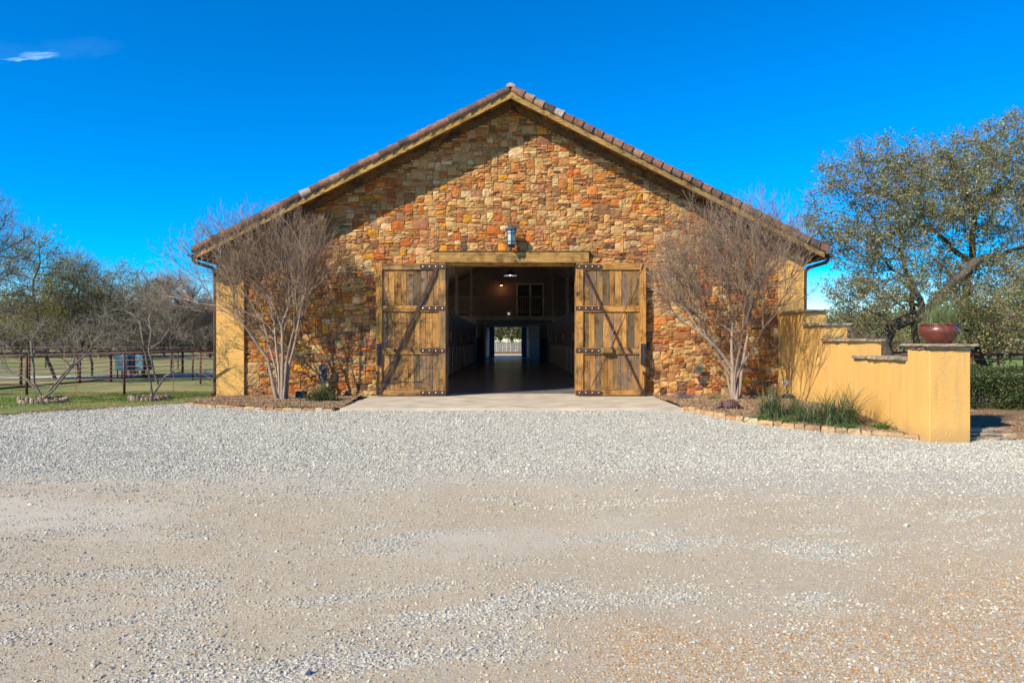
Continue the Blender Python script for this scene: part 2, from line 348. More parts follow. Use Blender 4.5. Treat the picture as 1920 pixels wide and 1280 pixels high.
grid_sheet('ground', far, np.array([-1500, -500, -100, -30, -5, 3, 8, 11, 12.5, 13, 13.5, 14, 14.5, 15, 15.5, 16, 16.5, 17, 19, 25, 40, 60, 90, 120, 160, 220, 320, 500, 900, 2500.]),
           lambda X, Y: H(Y) - .07 - .1 * np.clip((12.5 - Y) / 3, 0, 1) * (Y < 12.5), mt['field'])
def zones(X, Y):
    n = fbm(X * .55, Y * .8, 3); ns = .42 * fbm((X * .8 + Y * .45) * .5, (Y * 1.1 - X * .32) * 1.5, 9) + .58 * fbm((X * .9 + Y * .4) * 1.25 + 30, (Y * 1.1 - X * .4) * 3.1, 19)
    edge = 8.3 - .06 * X + (n - .5) * 3.4
    w = np.clip((Y - edge) / 3.2, 0, 1); w = np.maximum(w, np.clip((ns - .52) * 6, 0, .7))
    ped = np.interp(X, [-3, -.9, -.3, .7, 2.2, 4, 6], [2.5, 3.4, 4.1, 5.1, 5.6, 6.0, 7.0]) + (n - .5) * 2.4
    pe = np.clip((ped - Y) / .9, 0, 1)
    du = np.clip((fbm(X * .45 + 7, Y * .9, 21) - .55) * 5, 0, 1) * (1 - pe) * np.clip((10.5 - Y) / 2, 0, 1) * np.clip((1.5 - X) / 3 + .35, 0, 1)
    w = w * (1 - pe * .8)
    return w, pe, du, ns
def zcol(X, Y):
    w, pe, du, ns = zones(X, Y); return np.stack([w, pe, du], -1)
def gz(X, Y): return H(Y) + (fbm(X * .9, Y * .9, 5) - .5) * .035 + (fbm(X * 4, Y * 4, 6, 2) - .5) * .012
bedL = [(-7.95, 20.6), (-8.15, 19.2), (-7.9, 18.1), (-7.0, 17.35), (-5.5, 16.75), (-3.87, 16.55), (-4.23, 20.6)]
bedR_edge = [G(1283, 769)[:2], G(1310, 774)[:2], G(1345, 782)[:2], G(1390, 790)[:2], G(1440, 797)[:2], G(1500, 804)[:2], G(1560, 810)[:2], G(1620, 815)[:2], G(1680, 819.5)[:2], (7.42, 13.25)]
bedR = [(3.87, 20.6)] + bedR_edge + [(7.5, 20.6)]
grid_sheet('gravel_yard', np.arange(-17, 17.01, .12), np.concatenate([np.arange(1.5, 8, .06), np.arange(8, 20.5, .1)]), gz, mt['gravel'], zcol,
           lambda X, Y: (Y < lawn_edge(X) + (fbm(X * 3, Y * 3, 2) - .5) * .5) & ~((X > 8.1) & (Y > 13.45 + (fbm(X * 3, Y, 8) - .5) * .4)) & ~((X > -7) & (Y > 18)))
grid_sheet('lawn', np.arange(-40, -6.4, .25), np.arange(12, 27, .2), lambda X, Y: np.full(X.shape, -.045) + H(Y) * 1 + .045 + .012 + .03 * fbm(X, Y, 4), mt['lawn'], None,
           lambda X, Y: (Y > lawn_edge(X) - .25 + (fbm(X * 4, Y * 4, 12) - .5) * .5) & ~((X > -8.0) & (Y < 30) & (Y > 16)) & (Y < 26 + 1.5 * fbm(X, Y * 0, 3)))
def strip(name, pts, w, z, mat):
    m = MB(); p = np.array(pts, float); d = np.gradient(p, axis=0); n = np.stack([-d[:, 1], d[:, 0]], -1); n /= np.linalg.norm(n, axis=1)[:, None]
    a = p + n * w / 2; b = p - n * w / 2; V = [(q[0], q[1], z) for q in a] + [(q[0], q[1], z) for q in b]; k = len(p)
    m.add(V, [(i, i + 1, k + i + 1, k + i) for i in range(k - 1)]); return struct(m.build(name, mat, None, False, (0, 0, 0)))
strip('gravel_track', [(-70, 30.5), (-40, 31), (-24, 32), (-17, 34.5), (-8, 38.5), (10, 45)], 2.6, -.1, mt['road'])
strip('dirt_path', [(-8.3, 27.6), (-12, 27.4), (-17, 28.4), (-24, 29)], 1.5, -.115, mt['dirt'])
strip('meadow', [(13, 60), (40, 60), (120, 60)], 60, -.11, mt['meadow'])
strip('rear_gravel_drive', [(-25, 83), (0, 83), (25, 83)], 15.5, -.04, mt['road'])
# concrete apron, 7.7 m wide
m = MB(); m.box(-3.87, 3.87, 16.45, 21.1, -.3, 0, bev=.012); struct(m.build('concrete_apron', mt['concrete'], None, False, (0, 0, 0)))
def bedz(X, Y): return H(Y) + .062 + .085 * np.exp(-((X - 5.5) ** 2 / 1.6 + (Y - 17.8) ** 2 / 1.2)) + (fbm(X * 2.5, Y * 2.5, 30) - .5) * .05
for nm, poly, x0, x1, y0, y1 in (('mulch_bed', bedL, -8.4, -3.8, 16.3, 20.7), ('mulch_bed', bedR, 3.8, 7.7, 13, 20.7)):
    grid_sheet(nm, np.arange(x0, x1, .09), np.arange(y0, y1, .09), bedz, mt['mulchb'], None, lambda X, Y, poly=poly: inpoly(X, Y, poly))
grid_sheet('mulch_bed', np.arange(8.1, 16, .12), np.arange(13.3, 20, .12), lambda X, Y: H(Y) + .06 + .05 * fbm(X * 2, Y * 2, 14), mt['mulchb'], None, None)

# ------------------------------------------------------------------ stones
PAL = [((.56, .36, .15), 26), ((.62, .45, .225), 10), ((.50, .29, .105), 26), ((.41, .205, .075), 18), ((.27, .14, .065), 7), ((.50, .205, .055), 14), ((.50, .15, .035), 8), ((.60, .28, .035), 5), ((.39, .19, .10), 6), ((.53, .27, .11), 10), ((.20, .105, .06), 4)]
PC = np.array([p[0] for p in PAL]); PW = np.array([p[1] for p in PAL], float); PW /= PW.sum()
def stone(mb, x0, x1, z0, z1, yb, pr, col, rg, rough=1.):
    # one split-face stone: back at yb, face standing pr proud of it
    w = x1 - x0; h = z1 - z0; nx = 2 + int(w / .13); nz = 2 + int(h / .11)
    gx = np.linspace(0, 1, nx + 1); gzz = np.linspace(0, 1, nz + 1)
    X, Z = np.meshgrid(gx, gzz); X = X.copy(); Z = Z.copy()
    jx = rg.uniform(-.22, .22, X.shape) / nx; jz = rg.uniform(-.22, .22, X.shape) / nz
    edge = (X == 0) | (X == 1) | (Z == 0) | (Z == 1)
    cj = np.where(edge, .008, 1); WX = x0 + w * X + np.where(edge, rg.uniform(-.006, .006, X.shape), jx * w); WZ = z0 + h * Z + np.where(edge, rg.uniform(-.006, .006, X.shape), jz * h)
    tilt = (X - .5) * rg.normal(0, .012) + (Z - .5) * rg.normal(0, .014)
    D = pr + tilt + rg.normal(0, .0055 * rough, X.shape); D = np.where(edge, D - .009 - rg.uniform(0, .009, X.shape), D)
    ny = yb - np.maximum(D, .006); V = np.stack([WX, ny, WZ], -1).reshape(-1, 3); n = nx + 1; k = n * (nz + 1)
    f = []
    for j in range(nz):
        for i in range(nx): a = j * n + i; f.append((a, a + 1, a + n + 1, a + n))
    ring = [i for i in range(n)] + [j * n + n - 1 for j in range(1, nz + 1)] + [nz * n + i for i in range(n - 2, -1, -1)] + [j * n for j in range(nz - 1, 0, -1)]
    B = V[ring].copy(); B[:, 1] = yb; V = np.concatenate([V, B]); L = len(ring)
    f += [(ring[(i + 1) % L], ring[i], k + i, k + (i + 1) % L) for i in range(L)]
    cc = np.tile(np.array(col), (len(V), 1)) * rg.uniform(.93, 1.07, (len(V), 1))
    mb.add(V, f, cc)
U = .060
def zroof(x): return 7.90 - .508 * abs(x + .04)
def ashlar(x0, x1, z0, ztop, blocked, rg):
    nx = int(round((x1 - x0) / U)); nz = int(8 / U); occ = np.zeros((nz, nx), bool)
    for j in range(nz):
        for i in range(nx):
            x = x0 + (i + .5) * U; z = z0 + (j + .5) * U
            if z > ztop(x) - .01 or blocked(x, z): occ[j, i] = True
    sizes = [((6, 4), 2.2), ((5, 4), 2.5), ((4, 4), 4), ((5, 3), 4), ((4, 3), 6), ((3, 3), 6), ((7, 2), 2.5), ((6, 2), 5), ((5, 2), 9), ((4, 2), 12), ((3, 2), 10), ((2, 2), 4), ((3, 4), 2), ((6, 1), 5), ((5, 1), 10), ((4, 1), 14), ((3, 1), 13), ((2, 1), 4), ((7, 5), .6), ((8, 4), .5)]
    sw = np.array([s[1] for s in sizes], float); sw /= sw.sum(); out = []
    order = rg.choice(len(sizes), size=(nz * nx, 3), p=sw); q = 0
    # a few big stones first so courses break up
    for _ in range(400):
        wv, hv = sizes[rg.choice([0, 2, 2, 3, 4, 4, 5, 5, 18, 12])][0]; i = rg.integers(0, nx - wv); j = rg.integers(0, nz - hv)
        if not occ[j:j + hv, i:i + wv].any(): occ[j:j + hv, i:i + wv] = True; out.append((i, j, wv, hv))
    for j in range(nz):
        for i in range(nx):
            if occ[j, i]: continue
            done = False
            for t in order[q]:
                wv, hv = sizes[t][0]
                if i + wv <= nx and j + hv <= nz and not occ[j:j + hv, i:i + wv].any(): done = True; break
            q += 1
            if not done:
                run = 1
                while run < 5 and i + run < nx and not occ[j, i + run]: run += 1
                wv, hv = run, 1
            # avoid leaving one-cell slivers
            if i + wv + 1 <= nx - 1 and not occ[j, i + wv] and (i + wv + 1 >= nx or occ[j, i + wv + 1]) and not occ[j:j + hv, i + wv].any(): wv += 1
            occ[j:j + hv, i:i + wv] = True; out.append((i, j, wv, hv))
    return [(x0 + i * U, x0 + (i + a) * U, z0 + j * U, z0 + (j + b) * U) for i, j, a, b in out]

# ------------------------------------------------------------------ barn
BX = -.04; LEN0, LEN1 = 20.3, 75.0
barn = thing('barn', (BX, WALL, 0), 'long gabled stone barn with clay tile roof and two open plank doors', 'barn')
# backing wall, with the door opening
m = MB(); yb0, yb1 = WALL, WALL + .35
zt = lambda x: zroof(x) + .12
m.prism([(-7.9, -.1), (-1.8, -.1), (-1.8, 3.65), (-1.8, zt(-1.8)), (-7.9, zt(-7.9))], yb0, yb1)
m.prism([(1.77, -.1), (7.9, -.1), (7.9, zt(7.9)), (1.77, zt(1.77))], yb0 , yb1)
m.prism([(-1.8, 3.65), (1.77, 3.65), (1.77, zt(1.77)), (BX, zt(BX)), (-1.8, zt(-1.8))], yb0, yb1)
swall = m.build('stone_wall', mt['mortar'], barn)
rg = np.random.default_rng(5)
rects = ashlar(-7.42, 7.40, -.03, zroof, lambda x, z: (-1.86 < x < 1.83 and z < 3.70) or (-2.17 < x < 2.14 and 3.62 < z < 3.99), rg)
rects.sort(key=lambda r: -(r[1] - r[0]) * (r[3] - r[2]))
small = MB(); ncol = 0
cols = rg.choice(len(PAL), size=len(rects), p=PW)
for k, (x0, x1, z0, z1) in enumerate(rects):
    area = (x1 - x0) * (z1 - z0); h = z1 - z0
    c = PC[cols[k]] * np.array([.93, .87, .83]) * rg.uniform(.80, 1.18) * (1 + rg.normal(0, .035, 3))
    # thin strips are mostly pale or brown, the squarer blocks carry the oranges
    if h < 1.5 * U and cols[k] in (6, 7) and rg.random() < .7: c = PC[rg.choice([0, 2, 3, 8])] * rg.uniform(.85, 1.15)
    left = x0 < -3 or x0 > 4.8
    if left: c = c * (.93 if rg.random() < .6 else 1)
    if left and rg.random() < .12: c = PC[rg.choice([5, 6, 7, 4])] * rg.uniform(.85, 1.1)
    pr = rg.uniform(.024, .044) if h > 1.5 * U else rg.uniform(.020, .052)
    g = .0045
    # big stones: smoother face, narrow ones: rougher
    if k < 300:
        m = MB(); stone(m, x0 + g, x1 - g, z0 + g, z1 - g, WALL - .001, pr, c, rg, .8); m.build('stone', mt['stone'], swall)
    else: stone(small, x0 + g, x1 - g, z0 + g, z1 - g, WALL - .001, pr, c, rg, 1.5)
stuff(small.build('small_stones', mt['stone'], swall))
# stucco pilasters and side walls
for x0, x1, nm in ((-8.15, -7.39, 'pilaster'), (7.37, 8.05, 'pilaster')):
    m = MB(); m.prism([(x0, -.15), (x1, -.15), (x1, zroof(x1) + .1), (x0, zroof(x0) + .1)], WALL - .11, WALL + .3); m.build(nm, mt['stucco'], barn)
for xa, xb in ((-8.06, -7.8), (7.75, 7.97)):      # window openings added in the unseen side walls to let light in
    m = MB(); m.box(xa, xb, WALL + .302, LEN1, -.2, 1.1); m.box(xa, xb, WALL + .302, LEN1, 3.55, 3.72); yy = WALL + .302
    for k in range(13): m.box(xa, xb, yy, 21.6 + k * 4.1, 1.1002, 3.5498); yy = 21.6 + k * 4.1 + 3.4
    m.box(xa, xb, yy, LEN1, 1.1002, 3.5498); m.build('side_wall', mt['stucco'], barn)
m = MB()
m.prism([(-8, -.1), (-1.80, -.1), (-1.80, 3.27), (-1.80, zt(-1.80)), (-8, zt(-8))], LEN1, LEN1 + .3); m.prism([(.98, -.1), (7.9, -.1), (7.9, zt(7.9)), (.98, zt(.98))], LEN1, LEN1 + .3)
m.prism([(-1.80, 3.27), (.98, 3.27), (.98, zt(.98)), (BX, zt(BX)), (-1.80, zt(-1.80))], LEN1, LEN1 + .3); m.build('rear_wall', mt['innerdark'], barn)
# roof
YF = WALL - .75; sl = math.atan(.508); cs, sn = math.cos(sl), math.sin(sl)
def slope_poly(side, z0off, z1off, xa, xb, ya, yb):   # slab following the slope
    za = lambda x: 7.99 - .508 * abs(x)
    pts = [(BX + side * xa, za(xa) + z0off), (BX + side * xb, za(xb) + z0off), (BX + side * xb, za(xb) + z1off), (BX + side * xa, za(xa) + z1off)]
    m = MB(); m.prism(pts if side < 0 else pts, ya, yb); return m
m = slope_poly(-1, .24, .30, 0, 8.56, YF + .07, LEN1 + .9); a = slope_poly(1, .24, .30, 0, 8.50, YF + .07, LEN1 + .9); m.add(a.v[0], a.f)
roof = m.build('roof', mt['soffit'], barn)
for side in (-1, 1): mm = slope_poly(side, .04, .06, 0.01, 7.8, WALL + .37, LEN1 - .01); mm.build('ceiling', mt['ceiling'], roof)
for side in (-1, 1):
    xe = 8.38
    for xa, xb, off in ((0, 2.9, 0), (2.905, 5.7, .0015), (5.705, xe, 0)):     # rake board in three lengths
        mm = slope_poly(side, .0, .21, xa, xb, YF + off, YF + .07); mm.build('rake_board', mt['rake'], roof)
    for k in range(32):                                   # soffit boards run front to back
        xa = .02 + k * .265
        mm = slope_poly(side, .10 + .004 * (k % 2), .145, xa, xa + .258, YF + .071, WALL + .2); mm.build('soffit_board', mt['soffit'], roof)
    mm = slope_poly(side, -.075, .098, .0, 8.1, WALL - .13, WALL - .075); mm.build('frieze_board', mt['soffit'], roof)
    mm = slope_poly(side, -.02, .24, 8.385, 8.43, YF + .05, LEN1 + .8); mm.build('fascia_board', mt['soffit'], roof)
TC = [(.18, .085, .058), (.22, .105, .07), (.12, .068, .055), (.075, .052, .05), (.29, .17, .11), (.33, .25, .21), (.15, .09, .075), (.23, .12, .085), (.33, .21, .13)]
TWt = [5, 5, 4, 2.5, 1.4, .4, 4, 3, .6]
def tile_mesh(side, col, r0, r1, L, a0, a1):
    n = 8; V = []; m = MB()
    D = np.array([side * cs, 0, -sn]); Nn = np.array([side * sn, 0, cs]); Fy = np.array([0, -1., 0])
    for lay in (0, 1):
        for t, r in ((0, r0), (L, r1)):
            for j in range(n + 1):
                a = R(a0 + (a1 - a0) * j / n); rr = r - lay * .016; V.append(D * t + rr * (Fy * math.cos(a) + Nn * math.sin(a)))
    def I(lay, e, j): return (lay * 2 + e) * (n + 1) + j
    f = []
    for j in range(n):
        f += [(I(0,0,j),I(0,1,j),I(0,1,j+1),I(0,0,j+1)), (I(1,0,j+1),I(1,1,j+1),I(1,1,j),I(1,0,j)), (I(0,1,j),I(1,1,j),I(1,1,j+1),I(0,1,j+1)), (I(0,0,j+1),I(1,0,j+1),I(1,0,j),I(0,0,j))]
    f += [(I(0,0,0),I(1,0,0),I(1,1,0),I(0,1,0)), (I(0,1,n),I(1,1,n),I(1,0,n),I(0,0,n))]
    cc = np.tile(np.array(col), (len(V), 1)) * rg.uniform(.85, 1.15, (len(V), 1)); m.add(V, f, cc); return m
PIT = .294; NT = 33
for side in (-1, 1):
    rake = [tile_mesh(side, c, .096, .142, .36, -38, 150) for c in TC]; fld = [tile_mesh(side, c, .085, .105, .345, 0, 180) for c in TC]
    ro, fo = {}, {}
    for k in range(NT):
        s0 = .02 + k * PIT
        for kind, lib, cache, yy, up, ex in (('rake_tile', rake, ro, YF + .055, .225, 0), ('roof_tile', fld, fo, YF + .235, .30, .05)):
            ci = rg.choice(len(TC), p=np.array(TWt) / sum(TWt)); wob = rg.normal(0, .006)
            base = np.array([BX + side * (s0 - ex) * cs, yy + rg.normal(0, .006), 7.99 - (s0 - ex) * sn + up + wob]); base += np.array([side * sn, 0, cs]) * .02
            if s0 * cs > 8.37: continue
            if ci in cache: again(cache[ci], base)
            else:
                mm = lib[ci]
                mm2 = MB(); mm2.add(mm.v[0] + base, mm.f, mm.c[0]); cache[ci] = mm2.build(kind, mt['tile'], roof, loc=base)
rest = MB()
for side in (-1, 1):
    for c in range(10):
        for k in range(NT):
            s0 = .0 + k * PIT
            if s0 * cs > 8.37: continue
            mm = tile_mesh(side, TC[rg.choice(len(TC), p=np.array(TWt) / sum(TWt))], .085, .105, .345, 0, 180)
            rest.add(mm.v[0] + np.array([BX + side * s0 * cs, YF + .235 + .24 * (c + 1), 7.99 - s0 * sn + .30]), mm.f, mm.c[0])
stuff(rest.build('roof_tiles_behind', mt['tile'], roof))
for k in range(6):                                       # ridge caps, ends seen as one pale knob
    m = MB(); n = 10; V = []; y0 = YF + .02 + k * .33
    for yy, r in ((y0, .125), (y0 + .38, .10)):
        for j in range(n + 1):
            a = math.pi * j / n; V.append((BX + r * math.cos(a), yy, 7.99 + .31 + r * math.sin(a) * .85))
    V.append((BX, y0, 8.30)); f = [(j, n + 1 + j, n + 2 + j, j + 1) for j in range(n)] + [(j, j + 1, 2 * n + 2) for j in range(n)]
    m.add(V, f, (.36, .30, .25) if k == 0 else TC[k % 5]); m.build('ridge_tile', mt['tile'], roof)
# gutters, elbows, downspouts
for side, xp, xw in ((-1, -8.60, -8.215), (1, 8.52, 8.11)):
    m = MB(); n = 7; V = []; zc = 3.83
    for yy in (YF - .02, LEN1 + .9):
        for j in range(n + 1):
            a = math.pi + math.pi * j / n; V.append((xp + .075 * math.cos(a), yy, zc + .075 * math.sin(a)))
    f = [(j, j + 1, n + 2 + j, n + 1 + j) for j in range(n)] + [tuple(range(n, -1, -1))]
    m.add(V, f); m.build('gutter', mt['gutter'], barn)
    m = MB(); m.tube([(xp, YF + .2, 3.79), (xp, YF + .21, 3.69), (xp - .05 * side, YF + .22, 3.63), (xw + .06 * side, WALL - .1, 3.53), (xw, WALL - .05, 3.45), (xw, WALL - .02, 3.3), (xw, WALL - .02, .14), (xw + .04 * side, WALL - .1, .02)], .05, 8); m.build('downspout', mt['gutter'], barn)
# lintel and flashing, door frame
YD = WALL - .24
m = MB(); m.box(-2.16, 2.13, WALL - .14, WALL + .2, 3.66, 3.965, bev=.015); m.build('lintel', mt['beam'], barn)
m = MB(); m.box(-2.18, 2.15, WALL - .155, WALL - .002, 3.968, 3.985); m.build('lintel_flashing', mt['gutter'], barn)
m = MB(); m.box(-1.86, 1.83, WALL - .04, WALL + .3, 3.60, 3.655); m.build('door_head', mt['rail_wood'], barn)
for x0, x1 in ((-1.86, -1.795), (1.765, 1.83)):
    m = MB(); m.box(x0, x1, WALL - .05, WALL + .36, 0, 3.6); m.build('door_jamb', mt['stile_wood'], barn)
# doors
def door(side):
    xh = -1.817 if side < 0 else 1.764; Wd = 1.91; z0, z1 = .025, 3.646; yf = YD; x = lambda u: xh + side * u
    def bx(name, ua, ub, za, zb, ya, yb, mat, par, bev=.006):
        m = MB(); a, b = sorted((x(ua), x(ub))); m.box(a, b, ya, yb, za, zb, bev=bev); return m.build(name, mat, par)
    d = bx('door', .02, Wd - .02, z0 + .02, z1 - .02, yf + .062, yf + .085, mt['plank'], barn, 0)
    bx('door_stile', 0, .19, z0, z1, yf, yf + .06, mt['stile_wood'], d); bx('door_stile', Wd - .175, Wd, z0, z1, yf + .001, yf + .06, mt['stile_wood'], d)
    bx('door_backing', .01, Wd - .01, z0 + .01, z1 - .01, yf + .086, yf + .125, mt['stile_wood'], d, 0)
    rails = [(3.46, z1 - .004), (2.31, 2.48), (1.15, 1.325), (z0 + .004, .17)]
    for za, zb in rails: bx('door_rail', .1915, Wd - .1765, za, zb, yf + .003, yf + .06, mt['rail_wood'], d)
    for (za, zb) in ((.172, 1.148), (1.327, 2.308), (2.482, 3.458)):
        n = 9; e = np.sort(np.r_[0, np.linspace(0, 1, n + 1)[1:-1] + rg.uniform(-.022, .022, n - 1), 1]) * (Wd - .1765 - .1915) + .1915
        for k in range(n):
            c = rg.choice([1, 1, .85, 1.15, 1.3, .75]); m = MB(); a, b = sorted((x(e[k] + .003), x(e[k + 1] - .003))); dy = rg.uniform(0, .012)
            m.box(a, b, yf + .036 + dy, yf + .061, za + .002, zb - .002, col=(c, c * rg.uniform(.95, 1.02), c * rg.uniform(.85, 1.05)), bev=.004); m.build('plank', mt['plank'], d)
    bolt = None
    for zc in (3.545, 2.405, 1.245, .10):
        m = MB(); a, b = sorted((x(-.015), x(.66))); m.box(a, b, yf - .014, yf - .001, zc - .058, zc + .058, bev=.004)
        t = [(x(.66) + side * .055 * math.sin(math.pi * j / 8), yf - .013, zc + .057 * math.cos(math.pi * j / 8)) for j in range(9)]; V = t + [(p[0], yf - .001, p[2]) for p in t]
        m.add(V, [tuple(range(9)), ] + [(i, i + 1, i + 10, i + 9) for i in range(8)]); m.build('hinge_strap', mt['iron'], d)
        for u in (.085, .262, .437, .612):
            loc = (x(u), yf - .014, zc)
            if bolt: again(bolt, loc)
            else:
                m = MB(); n = 10; pr = [(.026, 0), (.026, -.006), (.018, -.016), (.006, -.021)]
                V = [(loc[0] + r * math.cos(2 * math.pi * j / n), loc[1] + yy, loc[2] + r * math.sin(2 * math.pi * j / n)) for r, yy in pr for j in range(n)]
                m.add(V, [(i * n + j, i * n + (j + 1) % n, (i + 1) * n + (j + 1) % n, (i + 1) * n + j) for i in range(3) for j in range(n)] + [tuple(3 * n + j for j in range(n))]); bolt = m.build('bolt', mt['steel'], d, loc=loc)
    # diagonal flat iron from the top hinge down to the outer foot
    pa, pb = (x(.235 if side < 0 else .17), 3.53), (x(Wd - .10), .10); dx, dz = pb[0] - pa[0], pb[1] - pa[1]; L = math.hypot(dx, dz); hw = .042 if side < 0 else .026; nx_, nz_ = -dz / L * hw, dx / L * hw
    m = MB(); m.prism([(pa[0] - nx_, pa[1] - nz_), (pb[0] - nx_, pb[1] - nz_), (pb[0] + nx_, pb[1] + nz_), (pa[0] + nx_, pa[1] + nz_)], yf - .027, yf - .0165); m.build('diagonal_brace', mt['iron'], d)
    m = MB(); c0 = x(Wd - .005); m.prism([(c0, z0), (c0, z0 + .26), (c0 - side * .2, z0)], yf - .012, yf - .002); m.build('corner_plate', mt['iron'], d)
    # pull handle on a long plate
    a, b = sorted((x(Wd - .155), x(Wd - .015))); m = MB(); m.box(a, b, yf - .012, yf - .002, .86, 1.44, bev=.004); m.build('handle_plate', mt['darkmetal'], d)
    xc = x(Wd - .075); m = MB(); m.tube([(xc, yf - .01, 1.34), (xc, yf - .07, 1.30), (xc, yf - .085, 1.2), (xc, yf - .085, 1.0), (xc, yf - .07, .90), (xc, yf - .01, .87)], .015, 8); m.build('pull_handle', mt['iron'], d)
    for zc in (1.36, .85):
        m = MB(); m.tube([(xc, yf - .012, zc), (xc, yf - .035, zc)], .028, 10); m.build('boss', mt['iron'], d)
    xc = x(Wd - .05); m = MB(); m.tube([(xc + side * -.03, yf - .02, .68), (xc, yf - .03, .62), (xc, yf - .03, .02)], .013, 6); m.box(xc - .05, xc + .02, yf - .04, yf - .002, .60, .68); m.build('cane_bolt', mt['iron'], d)
    return d
dl = door(-1); dr = door(1)
# sag cable with turnbuckle on the right leaf, worn strike block and hooks
q = lambda X, Y, y: P(940 + X / 3.764, 440 + Y / 3.764, y)
m = MB(); m.tube([q(995, 212, YD - .03), q(770, 735, YD - .05), q(590, 1105, YD - .03)], .006, 5); m.build('sag_cable', mt['wire'], dr)
m = MB(); m.tube([q(822, 610, YD - .048), q(765, 742, YD - .052)], .012, 6); m.tube([q(998, 200, YD - .02), q(985, 240, YD - .03)], .016, 6); m.build('turnbuckle', mt['wire'], dr)
m = MB(); m.add([q(700, 838, YD - .002), q(790, 838, YD - .002), q(790, 795, YD - .002), q(700, 795, YD - .002), q(722, 832, YD - .13), q(785, 832, YD - .10), q(785, 806, YD - .09), q(722, 806, YD - .12)], [(0,1,2,3),(4,5,6,7),(0,1,5,4),(1,2,6,5),(2,3,7,6),(3,0,4,7)]); m.build('strike_block', mt['beam'], dr)
for X in (775, 893):
    m = MB(); a = q(X, 800, YD); m.box(a[0] - .02, a[0] + .035, YD - .09, YD - .002, a[2] - .06, a[2] + .03, bev=.005); m.build('strike_hook', mt['iron'], dr)
q = lambda X, Y, y: P(690 + X / 3.763, 440 + Y / 3.763, y)
for X in (190, 308):
    m = MB(); a = q(X, 812, YD); m.box(a[0] - .018, a[0] + .018, YD - .07, YD - .002, a[2] - .05, a[2] + .05, bev=.005); m.build('strike_hook', mt['iron'], dl)

# ------------------------------------------------------------------ inside
m = MB(); m.box(-7.79, 7.74, WALL + .802, LEN1 + .3, -.2, .003); struct(m.build('barn_floor', mt['floor'], None, False, (0, 0, 0)))
XS = 2.64
m = MB(); m.box(-7.78, -2.75, WALL + .9, 53.8, .004, .06); m.box(2.75, 7.73, WALL + .9, 53.8, .004, .06); struct(m.build('stall_bounce_bedding', mt['bounce_bedding'], None, False, (0, 0, 0)))  # unseen pale bedding added in the stalls to bounce sunlight into the aisle
for side in (-1, 1):
    m = MB(); a, b = sorted((side * XS, side * (XS + .08))); m.box(a, b, WALL + .4, 53.9, .006, 2.62); sw = m.build('stall_front', mt['innerw'], barn)
    m = MB(); a, b = sorted((side * (XS - .05), side * (XS + .10))); m.box(a, b, WALL + .4, 53.9, 2.625, 2.73, bev=.01); m.build('top_rail', mt['innerw'], sw)
    m = MB(); a, b = sorted((side * (XS - .02), side * (XS - .001))); m.box(a, b, WALL + .4, 50, 1.30, 1.36); m.build('mid_rail', mt['innerw'], sw)
    for k in range(14):
        y = 22 + k * 2.05; m = MB(); a, b = sorted((side * (XS - .035), side * (XS - .002))); m.box(a, b, y, y + 1.0, .12, 1.27, bev=.008); m.build('pale_panel', mt['pale'], sw)  # pale panels spaced along the lower stall front
    for k in range(5):
        y = 25.2 + k * 6.2
        for zc in (1.80, 1.62):
            m = MB(); n = 10; V = [(side * (XS - e), y + .3 * math.cos(2 * math.pi * j / n), zc + .085 * math.sin(2 * math.pi * j / n)) for e in (.002, .04) for j in range(n)]
            m.add(V, [(j, (j + 1) % n, n + (j + 1) % n, n + j) for j in range(n)] + [tuple(n + j for j in range(n))]); m.build('name_plate', mt['white'], sw)
    for k in range(30):
        y = 21.2 + k * 1.05; m = MB(); a, b = sorted((side * (XS - .018), side * (XS - .001))); m.box(a, b, y, y + .06, 1.37, 2.62); m.build('batten', mt['innerw'], sw)
    for y in (23.2, 36, 49):
        m = MB(); a, b = sorted((side * (XS + .01), side * (XS + .16))); m.box(a, b, y, y + .15, 2.735, zroof(XS) + .1); m.build('post', mt['innerw'], barn)
# loft across the far half
m = MB(); m.box(-7.75, 7.69, 50, LEN1 - .01, 2.95, 3.25); loft = m.build('loft_floor', mt['innerdark'], barn)
m = MB(); m.prism([(-7.75, 3.26), (7.69, 3.26), (7.69, 4.0), (BX, 7.95), (-7.75, 4.0)], 53.9, 54.1); lw = m.build('loft_wall', mt['innerw'], barn)
m = MB(); m.box(-5, 5, 49.9, 50.0, 4.5, 4.58); m.box(-5, 5, 49.9, 50.0, 3.45, 3.52); m.build('railing_rail', mt['innerw'], loft)
bal = None
for k in range(60):
    x = -4.9 + k * .166
    if bal: again(bal, (x, 49.95, 3.52))
    else:
        m = MB(); m.box(x - .025, x + .025, 49.92, 49.98, 3.521, 4.499); bal = m.build('baluster', mt['innerw'], loft, loc=(x, 49.95, 3.52))
x0, _, z1 = P(968, 531, 53.8); x1, _, z0 = P(1020, 600, 53.8); z0 = max(z0, 3.3)
m = MB(); m.box(x0 + .1, x1 - .1, 53.86, 53.88, z0, z1 - .1); wn_ = m.build('loft_window', mt['winglass'], barn)
m = MB(); xm = (x0 + x1) / 2 - .05
for a, b, c, d_ in ((x0, x0 + .1, z0, z1), (x1 - .1, x1, z0, z1), (xm, xm + .12, z0, z1 - .101), (x0 + .101, x1 - .101, z1 - .1, z1)): m.box(a, b, 53.8, 53.855, c, d_)
m.build('window_frame', mt['white'], wn_)
